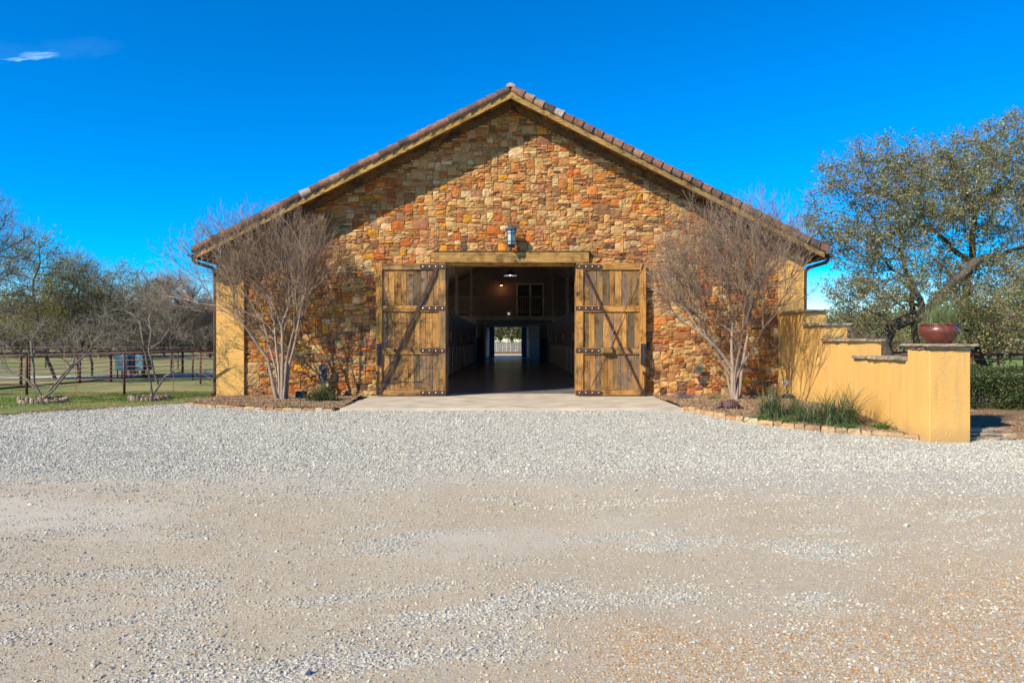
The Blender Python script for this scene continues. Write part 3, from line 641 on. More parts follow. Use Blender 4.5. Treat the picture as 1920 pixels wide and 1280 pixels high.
# passage under the loft
for side in (-1, 1):
    m = MB(); a, b = sorted((side * 1.92 - .4, side * 2.02 - .4)); m.box(a, b, 62, LEN1 - .01, .006, 2.94); pw = m.build('passage_wall', mt['innerw'], barn)
    m = MB(); a, b = sorted((side * 1.90 - .4, side * 1.919 - .4)); m.box(a, b, 66, LEN1 - .4, .01, 3.2 - .3); m.build('wall_panel', mt['bluewhite'], pw)  # pale blue panel on the far part of the passage wall
    m = MB(); a, b = sorted((side * 2.03 - .4, side * 7.7)); m.box(a, b, 62, 62.15, .006, 2.94); m.build('cross_wall', mt['innerdark'], barn)
    m = MB(); a, b = sorted((side * 2.02, side * 2.6)); m.box(a, b, 54, 54.1, .006, 2.94); m.build('cross_wall', mt['innerdark'], barn)
    a = side * 2.32; m = MB(); m.box(a - .3, a + .3, 53.9, 53.99, .02, 1.75, bev=.01); m.build('tack_locker', mt['bluegrey'], barn)
m = MB(); m.box(-2.2, 1.4, LEN1 - .12, LEN1 - .01, 3.28, 3.4); m.build('track_rail', mt['bluegrey'], barn)
# lamps inside
def pendant(x, y, z):
    t = thing('pendant_lamp', (x, y, z), 'bell shaped metal pendant lamp hanging high in the open doorway', 'lamp')
    m = MB(); m.lathe([(.24, 0), (.235, .015), (.17, .08), (.09, .15), (.05, .2), (.035, .24), (.0, .25)], (x, y, z), 20); m.lathe([(.235, .002), (.165, .075), (.08, .14), (.0, .16)], (x, y, z), 20); m.build('shade', mt['bluegrey'], t, True)
    m = MB(); m.tube([(x, y, z + .24), (x, y, zroof(x))], .008, 5); m.build('rod', mt['darkmetal'], t)
    e = bpy.data.materials.new('dim_bulb'); e.use_nodes = True; bb = e.node_tree.nodes['Principled BSDF']; bb.inputs['Emission Color'].default_value = (1, .8, .45, 1); bb.inputs['Emission Strength'].default_value = 1.2
    m = MB(); m.lathe([(0, .01), (.03, .02), (.045, .05), (.03, .09), (0, .1)], (x, y, z), 10); m.build('bulb', e, t, True)
    pe = bpy.data.lights.new('pendant_light', 'POINT'); pe.energy = 14; pe.color = (1, .84, .78); pe.shadow_soft_size = .08; po = bpy.data.objects.new('pendant_light', pe); finish(po, t, (x, y, z - .14))
pendant(-.06, 26, 3.83)
def emis(nm, c, s):
    e = bpy.data.materials.new(nm); e.use_nodes = True; b = e.node_tree.nodes['Principled BSDF']; b.inputs['Base Color'].default_value = (.1, .1, .1, 1); b.inputs['Emission Color'].default_value = c + (1,); b.inputs['Emission Strength'].default_value = s; return e
x, y, z = P(940, 535, 53.3)
t = thing('wall_lamp', (x, y, z), 'lit orange gooseneck lamp on the dark loft wall', 'lamp')
m = MB(); m.lathe([(.22, 0), (.12, .10), (.04, .16), (0, .17)], (x, y, z), 14); m.build('shade', mt['darkmetal'], t); m = MB(); m.tube([(x, y, z + .16), (x, y + .2, z + .35), (x, y + .49, z + .3)], .02, 6); m.build('arm', mt['darkmetal'], t)
m = MB(); m.lathe([(0, -.03), (.09, -.02), (.10, .05), (0, .1)], (x, y, z), 10); m.build('bulb', emis('orange_bulb', (1, .42, .12), 5), t, True)
pl = bpy.data.lights.new('wall_lamp_light', 'POINT'); pl.energy = 2.5; pl.color = (1, .40, .14); pl.shadow_soft_size = .1; po = bpy.data.objects.new('wall_lamp_light', pl); finish(po, t, (x, y, z - .12))
x, y, z = P(954, 588, 49.85)
m = MB(); m.lathe([(0, -.09), (.07, -.06), (.095, 0), (.07, .06), (0, .09)], (x, y, z), 12); tag(m.build('beam_lamp', emis('dim_white_bulb', (.9, .9, 1), .35), None, True, (x, y, z)), 'small round white lamp on the loft edge beam', 'lamp')

# ------------------------------------------------------------------ wall lantern
x, y, z = P(958.5, 445, WALL - .34)
t = thing('wall_lantern', (x, WALL - .03, z), 'blue grey hexagonal lantern bracketed to the stone above the lintel', 'lantern')

m = MB()
for j in range(6):
    a0, a1 = [R(60 * (j + k) + 30) for k in (0, 1)]; r0, r1 = .135, .118
    for a in (a0,): m.tube([(x + r0 * math.cos(a), y + r0 * math.sin(a), z + .2), (x + r1 * math.cos(a), y + r1 * math.sin(a), z - .2)], .013, 5)
    for zz, rr in ((.2, r0), (.1, .129), (-.12, .121), (-.2, r1)): m.tube([(x + rr * math.cos(a0), y + rr * math.sin(a0), z + zz), (x + rr * math.cos(a1), y + rr * math.sin(a1), z + zz)], .012, 5)
m.build('cage', mt['bluegrey'], t)
m = MB(); V = []
for zz, rr in ((.19, .125), (-.19, .11)):
    for j in range(6): a = R(60 * j + 30); V.append((x + rr * math.cos(a), y + rr * math.sin(a), z + zz))
m.add(V, [(j, (j + 1) % 6, 6 + (j + 1) % 6, 6 + j) for j in range(6)]); m.build('glass', mt['glass'], t)
m = MB(); m.lathe([(.175, .205), (.17, .225), (.12, .27), (.05, .30), (.02, .33), (.02, .36), (0, .37)], (x, y, z), 12); m.lathe([(.175, .205), (.0, .205)], (x, y, z), 12); m.build('cap', mt['bluegrey'], t, True)
m = MB(); m.lathe([(.12, -.2), (.06, -.26), (.02, -.29), (.03, -.33), (0, -.38)], (x, y, z), 10); m.build('finial', mt['darkmetal'], t, True)
m = MB(); m.tube([(x, y, z + .35), (x, y, z + .47), (x, y + .06, z + .53), (x, y + .14, z + .5), (x, WALL - .05, z + .3), (x, WALL - .05, z - .1)], .012, 6); m.tube([(x, y + .15, z + .5), (x, y + .2, z + .4), (x, y + .24, z + .1), (x, WALL - .06, z - .2)], .01, 5); m.box(x - .05, x + .05, WALL - .065, WALL - .045, z - .2, z + .2); m.build('bracket', mt['darkmetal'], t)

# ------------------------------------------------------------------ stepped wall with pillar
X0, X1 = 7.382, 7.94
sw = thing('stepped_garden_wall', ((X0 + X1) / 2, 16, -.3), 'ochre stucco wall stepping down from the barn corner to a square pillar', 'wall')
y_ = [WALL - .112, 18.5, 17.36, 15.76, 13.68, 12.95]; zc = [2.30, 1.935, 1.56, 1.20]
m = MB()
V = [(-.6, y_[0])]; poly = [(y_[0], -.4), (y_[0], zc[0] - .06), (y_[1], zc[0] - .06), (y_[1] + .0, zc[1] - .06), (y_[2], zc[1] - .06), (y_[2], zc[2] - .06), (y_[3], zc[2] - .06), (y_[3], zc[3] - .06), (y_[4], zc[3] - .06), (y_[4], -.4)]
n = len(poly); v = [(X0, a, b) for a, b in poly] + [(X1, a, b) for a, b in poly]; m.add(v, [tuple(range(n)), tuple(range(2 * n - 1, n - 1, -1))] + [(i, i + n, (i + 1) % n + n, (i + 1) % n) for i in range(n)])
# soften: slightly uneven trowelled corners come from the material; the body itself is one cast piece
m.build('wall_body', mt['stucco'], sw)
m = MB(); m.box(X0 - .001, 8.105, y_[5], y_[4] - .001, -.5, 1.355, bev=.012); m.build('pillar', mt['stucco'], sw)
def flagstone(name, x0, x1, y0, y1, z0, z1, par, seed, jag=.022):
    g = np.random.default_rng(seed); per = []
    def run(ax, ay, bx, by):
        L = math.hypot(bx - ax, by - ay); k = max(2, int(L / .11))
        for i in range(k): t = (i + g.uniform(-.25, .25) * (i > 0)) / k; per.append((ax + (bx - ax) * t + g.uniform(-jag, jag), ay + (by - ay) * t + g.uniform(-jag, jag)))
    run(x0, y0, x1, y0); run(x1, y0, x1, y1); run(x1, y1, x0, y1); run(x0, y1, x0, y0); n = len(per)
    V = [(p[0] + g.uniform(-.01, .01), p[1] + g.uniform(-.01, .01), z0 + g.uniform(0, .012)) for p in per] + [(p[0], p[1], (z0 + z1) / 2 + g.uniform(-.012, .012)) for p in per] + [(p[0] + g.uniform(-.012, .012), p[1] + g.uniform(-.012, .012), z1 + g.uniform(-.009, .004)) for p in per]
    f = [tuple(range(n - 1, -1, -1)), tuple(2 * n + i for i in range(n))] + [(k * n + i, k * n + (i + 1) % n, (k + 1) * n + (i + 1) % n, (k + 1) * n + i) for k in (0, 1) for i in range(n)]
    c = np.array([(.30, .23, .16), (.36, .27, .18), (.26, .21, .17), (.34, .22, .15), (.25, .22, .17)][seed % 5]); m = MB(); m.add(V, f, np.tile(c, (len(V), 1)) * g.uniform(.8, 1.2, (len(V), 1))); return m.build(name, mt['flag'], par)
sd = 0
for k, (ya, yb, n) in enumerate(((y_[1], y_[0], 3), (y_[2], y_[1] + .0, 2), (y_[3], y_[2], 3), (y_[4], y_[3], 4))):
    ya2 = ya - (.07 if k < 3 else -.006); e = np.linspace(ya2, yb if k == 0 else yb - .004, n + 1)
    if k > 0: e[-1] = yb - .004; 
    for i in range(n):
        sd += 1; ex = .035 if i < n - 1 or k == 0 else .0
        flagstone('coping_stone', X0 - .07, X1 + .07, e[i] + .004, e[i + 1] - .004, zc[k] - .06, zc[k] + (sd % 3) * .004, sw, sd)
for i, (z0, z1, ov, cuts) in enumerate(((1.355, 1.405, .035, (0, .62, 1)), (1.412, 1.46, .085, (0, .45, 1)))):
    for a, b in zip(cuts[:-1], cuts[1:]):
        xa, xb = X0 - ov, 8.105 + ov; sd += 1
        flagstone('coping_stone', xa + (xb - xa) * a + .003, xa + (xb - xa) * b - .003, y_[5] - ov, y_[4] + ov * .8, z0, z1, sw, sd, .016)

# bowl and its grass
bx_, by_, bz_ = P(1760, 645, 13.3); bz_ = 1.462
m = MB(); m.lathe([(0, 0), (.165, 0), (.19, .02), (.245, .07), (.295, .14), (.325, .2), (.33, .24), (.315, .285), (.29, .315), (.285, .325), (.31, .335), (.315, .35), (.30, .36), (.275, .35), (.27, .32), (.27, .30), (0, .29)], (bx_, by_, bz_), 36)
tag(m.build('planter_bowl', mt['glaze'], None, True, (bx_, by_, bz_)), 'round red brown glazed bowl on the coping of the stucco pillar', 'planter')
# ------------------------------------------------------------------ growing things
def skeleton_tubes(mb, pos, par, rad, col, rmin=0):
    """chains of shared rings along the thickest child"""
    n = len(pos); kids = [[] for _ in range(n)]
    for i in range(n):
        if par[i] >= 0: kids[par[i]].append(i)
    starts = [i for i in range(n) if par[i] < 0]; stack = [(s, None) for s in starts]
    while stack:
        s, pre = stack.pop(); chain = [s] if pre is None else [pre, s]; c = s
        while kids[c]:
            ks = sorted(kids[c], key=lambda k: -rad[k]); 
            for k in ks[1:]: stack.append((k, c))
            c = ks[0]; chain.append(c)
        if len(chain) < 2: continue
        r = rad[chain].copy()
        if pre is not None: r[0] = min(r[0], r[1] * 1.25)
        if r.max() < rmin: continue
        ns = 8 if r.max() > .06 else 5 if r.max() > .02 else 3
        mb.tube(pos[chain], r, ns, col * (.9 + .2 * rng.random()), cap=False)
def pipe_radii(par, n, tip, exp, kmul=1):
    a = np.zeros(n); kid = np.zeros(n, int)
    for i in range(n):
        if par[i] >= 0: kid[par[i]] += 1
    for i in range(n - 1, -1, -1):
        if kid[i] == 0: a[i] = tip ** exp
        if par[i] >= 0: a[par[i]] += a[i]
    return a ** (1 / exp) * kmul
def colonize(init, initpar, att, step=.3, infl=2.5, kill=.5, iters=90, keepdir=.35, bias=(0, 0, .05), g=rng, jit=.12):
    pos = [np.array(p, float) for p in init]; par = list(initpar); dirs = []
    for i, p in enumerate(pos): d = p - pos[par[i]] if par[i] >= 0 else np.array([0, 0, 1.]); dirs.append(d / (np.linalg.norm(d) + 1e-9))
    att = np.asarray(att); alive = np.ones(len(att), bool); bias = np.array(bias); nearest = np.full(len(att), -1); nd = np.full(len(att), 1e9)
    P0 = np.array(pos)
    for c in range(0, len(att), 500):
        D = np.linalg.norm(att[c:c + 500, None] - P0[None], axis=2); nearest[c:c + 500] = D.argmin(1); nd[c:c + 500] = D.min(1)
    for it in range(iters):
        m = alive & (nd < infl)
        if not m.any(): infl *= 1.5; m = alive & (nd < infl)
        if not m.any(): break
        acc = {}
        v = att[m] - np.array([pos[k] for k in nearest[m]]); v /= np.linalg.norm(v, axis=1)[:, None] + 1e-9
        for k, vv in zip(nearest[m], v): acc[k] = acc.get(k, 0) + vv
        new = []
        for k, s in acc.items():
            L = np.linalg.norm(s)
            if L < 1e-6: continue
            d = s / L + dirs[k] * keepdir + bias + g.normal(0, jit, 3); d /= np.linalg.norm(d); p = pos[k] + d * step
            pos.append(p); par.append(int(k)); dirs.append(d); new.append(p)
        if not new: break
        N = np.array(new); base = len(pos) - len(new); ai = np.where(alive)[0]
        D = np.linalg.norm(att[ai][:, None] - N[None], axis=2); mn = D.min(1); am = D.argmin(1); up = mn < nd[ai]
        nd[ai[up]] = mn[up]; nearest[ai[up]] = base + am[up]; alive[ai[mn < kill]] = False
        if len(pos) > 9000: break
    return np.array(pos), np.array(par), np.array(dirs)
def prisms(mb, a, b, ra, rb, col):         # vectorised 3-sided twigs
    a = np.asarray(a); b = np.asarray(b); n = len(a); d = b - a; d /= np.linalg.norm(d, axis=1)[:, None] + 1e-9
    up = np.where(np.abs(d[:, 2:3]) < .9, [[0, 0, 1.]], [[1., 0, 0]]); u = np.cross(d, up); u /= np.linalg.norm(u, axis=1)[:, None] + 1e-9; w = np.cross(d, u)
    V = np.zeros((n, 6, 3)); ra = np.broadcast_to(ra, n)[:, None]; rb = np.broadcast_to(rb, n)[:, None]
    for j in range(3):
        t = 2 * math.pi * j / 3; o = u * math.cos(t) + w * math.sin(t); V[:, j] = a + o * ra; V[:, 3 + j] = b + o * rb
    i = np.arange(n)[:, None] * 6; f = np.concatenate([i + np.array([[j, (j + 1) % 3, 3 + (j + 1) % 3, 3 + j]]) for j in range(3)])
    mb.addnp(V.reshape(-1, 3), f, np.repeat(np.broadcast_to(col, (n, 3)), 6, axis=0))
def unit(v): return v / (np.linalg.norm(v, axis=-1, keepdims=True) + 1e-9)
def twigs(mb, p, d, n, L, r, g, spread=.6, up=.3, sub=2, col=(1, 1, 1)):
    k = g.integers(0, len(p), n); dd = unit(d[k] + g.normal(0, spread, (n, 3)) + [0, 0, up]); l = L * g.uniform(.5, 1.2, (n, 1))
    m1 = p[k] + dd * l * .5; d2 = unit(dd + g.normal(0, .25, (n, 3)) + [0, 0, up * .4]); e = m1 + d2 * l * .5; c = np.array(col) * g.uniform(.75, 1.25, (n, 1))
    prisms(mb, p[k], m1, r, r * .75, c); prisms(mb, m1, e, r * .75, r * .4, c); tips = [e]; td = [d2]
    for s in range(sub):
        d3 = unit(d2 + g.normal(0, .55, (n, 3)) + [0, 0, up * .5]); st = p[k] + (e - p[k]) * g.uniform(.3, .9, (n, 1)); en = st + d3 * l * g.uniform(.25, .5, (n, 1)); prisms(mb, st, en, r * .65, r * .35, c); tips.append(en); td.append(d3)
    return np.concatenate(tips), np.concatenate(td)
def leaves(mb, p, size, g, cols, flat=.3, aspect=.55):
    n = len(p); a = unit(g.normal(0, 1, (n, 3))); b = unit(np.cross(a, unit(g.normal(0, 1, (n, 3)) + [0, 0, flat]))); s = size * g.uniform(.6, 1.3, (n, 1))
    V = np.stack([p - a * s, p + b * s * aspect, p + a * s, p - b * s * aspect], 1).reshape(-1, 3); i = np.arange(n)[:, None] * 4
    c = np.array(cols)[g.integers(0, len(cols), n)] * g.uniform(.75, 1.25, (n, 1)); mb.addnp(V, i + np.array([[0, 1, 2, 3]]), np.repeat(c, 4, axis=0))
def ellipsoid(n, c, r, g, shell=.0):
    v = unit(g.normal(0, 1, (n, 3))) * (g.uniform(shell, 1, (n, 1)) ** (1 / 3)); return v * np.array(r) + np.array(c)
def split_tree(name, loc, label, cat, group, pos, par, rad, wood, tw, lf=None, twm=None, lfm='leaf', rsplit=.05):
    t = thing(name, loc, label, cat, group); big = MB(); thin = MB()
    colr = np.array([1., 1, 1]); skeleton_tubes(thin, pos, par, np.minimum(rad, 1), colr)
    # trunk = thick chain rings only, crown = everything else
    keep = rad > rsplit; ids = np.where(keep)[0]; mp = {int(k): i for i, k in enumerate(ids)}
    sub = MB(); skeleton_tubes(sub, pos[ids], np.array([mp.get(int(par[k]), -1) for k in ids]), rad[ids] * 1.004, colr)
    if sub.v: sub.build('trunk', mt[wood], t, True)
    cr = thin.build('branches', mt[wood], t, True)
    if tw.v: stuff(tw.build('twigs', mt[twm or 'twig'], t))
    if lf and lf.v: stuff(lf.build('leaves', mt[lfm], t))
    return t
def poly3(pts):                           # [(px,py,y)] -> resampled world polyline
    w = np.array([P(*p) for p in pts]); out = [w[0]]
    for a, b in zip(w[:-1], w[1:]):
        k = max(1, int(np.linalg.norm(b - a) / .28)); out += [a + (b - a) * (i + 1) / k for i in range(k)]
    return np.array(out)
def len_done(lines, ln): return [k for k, q in enumerate(lines) if q is ln][0]
def seedlines(lines, g, jit=.02, radii=None):
    pos = []; par = []; gr = []
    for ln in lines:
        w = poly3(ln); w[1:-1] += g.normal(0, jit, w[1:-1].shape); st = -1
        if pos:
            D = np.linalg.norm(np.array(pos) - w[0], axis=1); 
            if D.min() < .45: st = int(D.argmin()); w = w[1:]
        ra, rb = radii[len_done(lines, ln)] if radii else (0, 0)
        for i, q in enumerate(w): par.append(st if i == 0 else len(pos) - 1); pos.append(q); gr.append(ra + (rb - ra) * i / len(w))
    return (pos, par, gr) if radii else (pos, par)

# crape myrtles: fans of straight rising stems
def myrtle(base, stems, env, env2, seed, label, ntw):
    g = np.random.default_rng(seed); pos = []; par = []; rad = []; dr = []
    c, r = np.array(env[0]), np.array(env[1])
    def inside(p):
        q = (p - c) / r
        if (q ** 2).sum() > 1: return False
        if p[1] > WALL - .16: return False
        if p[1] > WALL - .92 and p[2] > 7.7 - .508 * abs(p[0]) - .12: return False      # under the roof overhang
        return True
    def add(p, pa, ra, d): pos.append(p); par.append(pa); rad.append(ra); dr.append(d); return len(pos) - 1
    def grow(i, d, ra, L, lev):
        n = 3; p = pos[i]
        for s in range(n):
            d = unit(d + g.normal(0, .055 + .012 * lev, 3) + np.array([0, 0, .045])); q = p + d * L / n
            if not inside(q) and q[2] > 2.0: return
            if q[1] > WALL - .2: d[1] = -abs(d[1]); q = p + d * L / n
            ra *= .972; i = add(q, i, ra, d); p = q
            if s < 3 and g.random() < (.55 if lev == 0 else .45):
                dd = unit(d + g.normal(0, .42, 3) * [1.15, .8, .8]); rb = ra * .55
                if rb > .0045: grow(i, dd, rb, L * .8, lev + 2)
        if lev >= 8 or ra < .0045: return
        k = 2 if g.random() < .78 else 3; a0 = g.uniform(0, 6.28)
        u = unit(np.cross(d, g.normal(0, 1, 3))); w = np.cross(d, u)
        for j in range(k):
            t = a0 + 6.283 * j / k; sp = g.uniform(.25, .55); dd = unit(d + sp * (u * math.cos(t) + w * math.sin(t)) * np.array([1.1, .8, 1])); grow(i, dd, ra * (.76 if k == 2 else .68), L * g.uniform(.82, 1.0), lev + 1)
    for pts, r0 in stems:
        w = poly3(pts); i = -1
        for k, q in enumerate(w): i = add(q, i, r0 * (1 - .28 * k / len(w)) * (1.25 if k == 0 else 1), unit(w[min(k + 1, len(w) - 1)] - w[max(k - 1, 0)]))
        d = dr[-1]; grow(i, d, rad[-1] * .82, .76, 0)
    pos = np.array(pos); par = np.array(par); rad = np.array(rad); dr = np.array(dr)
    t = thing('crape_myrtle', base, label, 'tree', 'bare crape myrtles against the stone gable')
    thick = MB(); ids = np.where(rad > .024)[0]; mp = {int(k): i for i, k in enumerate(ids)}
    skeleton_tubes(thick, pos[ids], np.array([mp.get(int(par[k]), -1) for k in ids]), rad[ids], np.array([1., 1, 1])); thick.build('trunk', mt['myrtle'], t, True)
    thin = MB(); ids = np.where(rad <= .024)[0]; mp = {int(k): i for i, k in enumerate(ids)}; A = [k for k in ids if par[k] >= 0]
    prisms(thin, pos[par[A]], pos[A], np.minimum(rad[par[A]], .026), rad[A], g.uniform(.8, 1.15, (len(A), 1)) * np.ones(3)); thin.build('branches', mt['twig'], t)
    tw = MB(); o = np.where((rad < .014))[0]; tips, td = twigs(tw, pos[o], dr[o], ntw, .42, .0040, g, .45, .22, 2)
    stuff(tw.build('twigs', mt['twig'], t))
    top = tips[(tips[:, 2] > c[2] - .3)]; k = g.choice(len(top), min(260, len(top)), False); sp = MB()
    pp = np.repeat(top[k], 5, 0) + g.normal(0, .03, (len(k) * 5, 3)); leaves(sp, pp, .013, g, [(.10, .06, .05)], 0, .9); stuff(sp.build('seed_pods', mt['leaf'], t))
    print('myrtle', len(pos), pos.min(0), pos.max(0), (rad > .024).sum())
    return t
bY = 18.95
myrtle(P(528, 748, bY), [
    ([(519, 750, bY), (511, 715, bY), (502, 672, bY - .05), (484, 648, bY - .1)], .050), ([(524, 750, bY + .04), (523, 700, bY + .04), (519, 660, bY + .1)], .042),
    ([(530, 750, bY - .03), (529, 700, bY - .05), (530, 665, bY)], .056), ([(536, 750, bY + .06), (541, 690, bY + .08), (550, 655, bY + .1)], .045), ([(526, 750, bY + .1), (517, 690, bY + .2), (505, 650, bY + .3)], .036), ([(532, 750, bY - .08), (537, 680, bY - .15), (543, 650, bY - .25)], .04)],
    (P(486, 535, bY - .1), (2.75, 1.5, 2.0)), None, 3, 'left bare crape myrtle with pale smooth stems in front of the stone gable', 3100)
bY = 17.9
myrtle(P(1378, 750, bY), [
    ([(1375, 752, bY), (1374, 715, bY), (1373, 690, bY), (1352, 662, bY)], .058), ([(1376, 752, bY), (1375, 705, bY), (1372, 662, bY)], .05),
    ([(1386, 750, bY + .1), (1390, 700, bY + .1), (1398, 650, bY + .1)], .045), ([(1389, 750, bY + .2), (1388, 700, bY + .25), (1386, 655, bY + .3)], .038), ([(1381, 752, bY - .1), (1384, 700, bY - .1), (1406, 662, bY - .6)], .038), ([(1378, 752, bY - .05), (1378, 705, bY - .2), (1384, 668, bY - .5)], .034), ([(1384, 752, bY + .1), (1372, 705, bY + .15), (1352, 676, bY + .1)], .032), ([(1374, 752, bY + .1), (1360, 690, bY + .2), (1340, 655, bY + .25)], .036)],
    (P(1374, 512, bY - .1), (2.0, 2.2, 2.1)), None, 8, 'right bare crape myrtle beside the brown armadillo figure, shadows on the stucco wall', 3600)

# live oak behind the stepped wall
g = np.random.default_rng(31)
lines = [[(1690, 760, 23), (1668, 700, 23), (1662, 640, 23), (1672, 612, 22.8), (1700, 596, 22.5), (1738, 588, 22.3), (1762, 560, 22), (1792, 528, 21.8), (1830, 490, 21.6)],
         [(1738, 588, 22.3), (1722, 555, 22.6), (1700, 520, 23)],
         [(1722, 700, 24.5), (1718, 640, 24.5), (1712, 590, 24.5), (1708, 545, 24.4), (1690, 470, 24)],
         [(1845, 690, 24), (1822, 640, 24), (1812, 560, 24), (1822, 490, 24), (1826, 400, 23.5), (1800, 330, 23.3), (1775, 285, 23)],
         [(1826, 400, 23.5), (1850, 370, 23.6), (1880, 330, 24), (1895, 270, 24)], [(1822, 490, 24), (1760, 440, 24), (1700, 400, 24)],
         [(1822, 640, 24), (1850, 648, 22.5), (1890, 650, 21.5), (1940, 640, 21)], [(1812, 560, 24), (1760, 590, 25), (1690, 560, 25.5)], [(1822, 490, 24), (1890, 470, 23), (1960, 450, 22)]]
pos, par, grad = seedlines(lines, g, .035, [(.24, .13), (.09, .05), (.13, .05), (.15, .05), (.06, .03), (.08, .04), (.12, .06), (.07, .04), (.08, .04)])
att = []
for (px, py, y), (rx, ry, rz), n in (((1700, 400, 23.5), (2.4, 2.4, 2.3), 900), ((1630, 385, 23.5), (1.85, 1.8, 2.3), 620), ((1830, 370, 23.5), (2.6, 2.6, 2.4), 900), ((1900, 330, 23.8), (2.0, 2.4, 2.1), 500), ((1620, 560, 23), (1.35, 1.4, .75), 260),
                                     ((1700, 530, 23), (1.9, 2.2, 1.1), 360), ((1870, 560, 22.5), (2.2, 2.2, 1.5), 560), ((1960, 500, 23), (1.8, 2.4, 3.0), 500), ((1565, 400, 23.5), (1.0, 1.2, 1.6), 200), ((1880, 600, 20.3), (1.4, 1, .8), 260), ((1810, 590, 21.3), (1.2, 1, .7), 190), ((1650, 585, 23), (1.2, 1.4, .6), 150)):
    att.append(ellipsoid(n, P(px, py, y), (rx, ry, rz), g))
att = np.concatenate(att); nzv = vnoise(att[:, 0] * .9 + 50, att[:, 2] * .9 + 50, 4) * .6 + vnoise(att[:, 1] * 1.2 + 9, att[:, 2] * 1.2, 7) * .4; att = att[nzv > .3]
att = att[~((att[:, 0] < 9.0) & (att[:, 2] < 2.2))]
pos, par, dr_ = colonize(pos, par, att, .24, 1.6, .34, 90, .4, (0, 0, .0), g, .2)
rad = pipe_radii(par, len(pos), .0085, 2.25); rad = np.minimum(rad, .12); rad[:len(grad)] = np.maximum(rad[:len(grad)] * .6, grad)
leafy = np.array([0 if len(pos) == 0 else 1]); tipmask = rad < .03
OAKC = [(.18, .215, .085), (.24, .265, .11), (.10, .13, .055), (.30, .29, .10), (.24, .25, .16), (.32, .23, .08), (.14, .175, .09), (.30, .33, .22)]
tw = MB(); lf = MB()
tips, td = twigs(tw, pos[tipmask], dr_[tipmask], 14000, .42, .0042, g, .9, -.05, 2)
nz2 = vnoise(tips[:, 0] * 1.3 + 20, tips[:, 2] * 1.3 + tips[:, 1], 14); tips2 = tips[nz2 > .3]; tips2 = tips2[g.choice(len(tips2), min(19000, len(tips2)), False)]
k = g.integers(0, len(tips2), 100000); leaves(lf, tips2[k] + g.normal(0, .065, (len(k), 3)), .038, g, OAKC, .3, .55)
print('oak', len(pos), rad.max())
split_tree('live_oak', P(1668, 700, 23)[:2] + (-.1,), 'large sparse leaved live oak with crooked dark limbs behind the stepped wall', 'tree', None, pos, par, rad, 'oakb', tw, lf, 'twig')

# left trees
def gtree(name, label, lines, blobs, seed, step=.3, kill=.45, ntw=2500, nlf=0, lc=None, tip=.009, wood='oakb', ls=.035, twl=.5, twr=.005, up=.15, rmax=.2, group=None, cat='tree', infl=2., keep=.4, expn=2.3, spread=.7, bias=.03):
    g = np.random.default_rng(seed); pos, par = seedlines(lines, g)
    att = np.concatenate([ellipsoid(n, P(*c), r, g) for c, r, n in blobs]); pos, par, d = colonize(pos, par, att, step, infl, kill, 70, keep, (0, 0, bias), g, .14)
    n0 = sum(len(poly3(l)) for l in lines) - len(lines) + 1; rad = np.minimum(pipe_radii(par, len(pos), tip, expn), rmax); rad[:n0] = np.maximum(rad[:n0], tip * (6.5 if tip < .005 else 4.5)); tm = rad < tip * 3.2; tw = MB(); lf = MB()
    tips, td = twigs(tw, pos[tm], d[tm], ntw, twl, twr, g, spread, up, 2)
    if nlf:
        nn = vnoise(tips[:, 0] * 1.1 + 80, tips[:, 2] * 1.1 + 40 + tips[:, 1], seed); tp = tips[nn > .3]; k = g.integers(0, len(tp), nlf); leaves(lf, tp[k] + g.normal(0, .12, (nlf, 3)), ls, g, lc)
    p0 = P(*lines[0][0]); print(name, len(pos)); return split_tree(name, (p0[0], p0[1], -.1), label, cat, group, pos, par, rad, wood, tw, lf, 'greytwig' if wood != 'oakb' else 'darktwig')
mt['darktwig'] = mat_bark('dark_twig_bark', (.14, .115, .095), (.27, .23, .19), 8)
YG = [(.30, .285, .065), (.24, .245, .06), (.36, .32, .10), (.18, .19, .055)]; OG = [(.24, .24, .085), (.29, .275, .11), (.17, .175, .07), (.32, .28, .12)]
gtree('elm_tree', 'dark twiggy leafless tree cut by the left edge of the photo', [[(-40, 740, 27), (-38, 640, 27), (-45, 540, 27), (-60, 470, 27)]], [((-50, 450, 27), (2.0, 2, 1.9), 500), ((-5, 480, 27), (1.1, 1.6, 1.5), 260), ((-30, 560, 27), (2, 2, 1), 200)], 41, .28, .4, 2600, 3500, [(.12, .07, .06), (.11, .095, .07)], .009, 'oakb', .022, .6, .005, .35)
gtree('mesquite_tree', 'yellow green budding tree with a leaning dark trunk behind the pipe fence', [[(104, 712, 31.5), (96, 690, 31.5), (85, 664, 31.5), (76, 640, 31.5), (72, 600, 31.3)], [(85, 664, 31.5), (62, 656, 31.3)], [(72, 600, 31.3), (60, 540, 31), (75, 490, 31)], [(76, 640, 31.5), (115, 590, 31.5), (135, 545, 31.5)]],
      [((72, 540, 31), (1.9, 1.8, 1.9), 420), ((110, 580, 31), (1.9, 1.9, 1.2), 380), ((20, 590, 31), (1.6, 1.8, 1.1), 260), ((75, 480, 31), (.6, .8, .8), 60), ((130, 530, 31), (.9, 1, .8), 110)], 42, .3, .42, 2600, 14000, YG, .009, 'oakb', .045, .55, .006, .1)
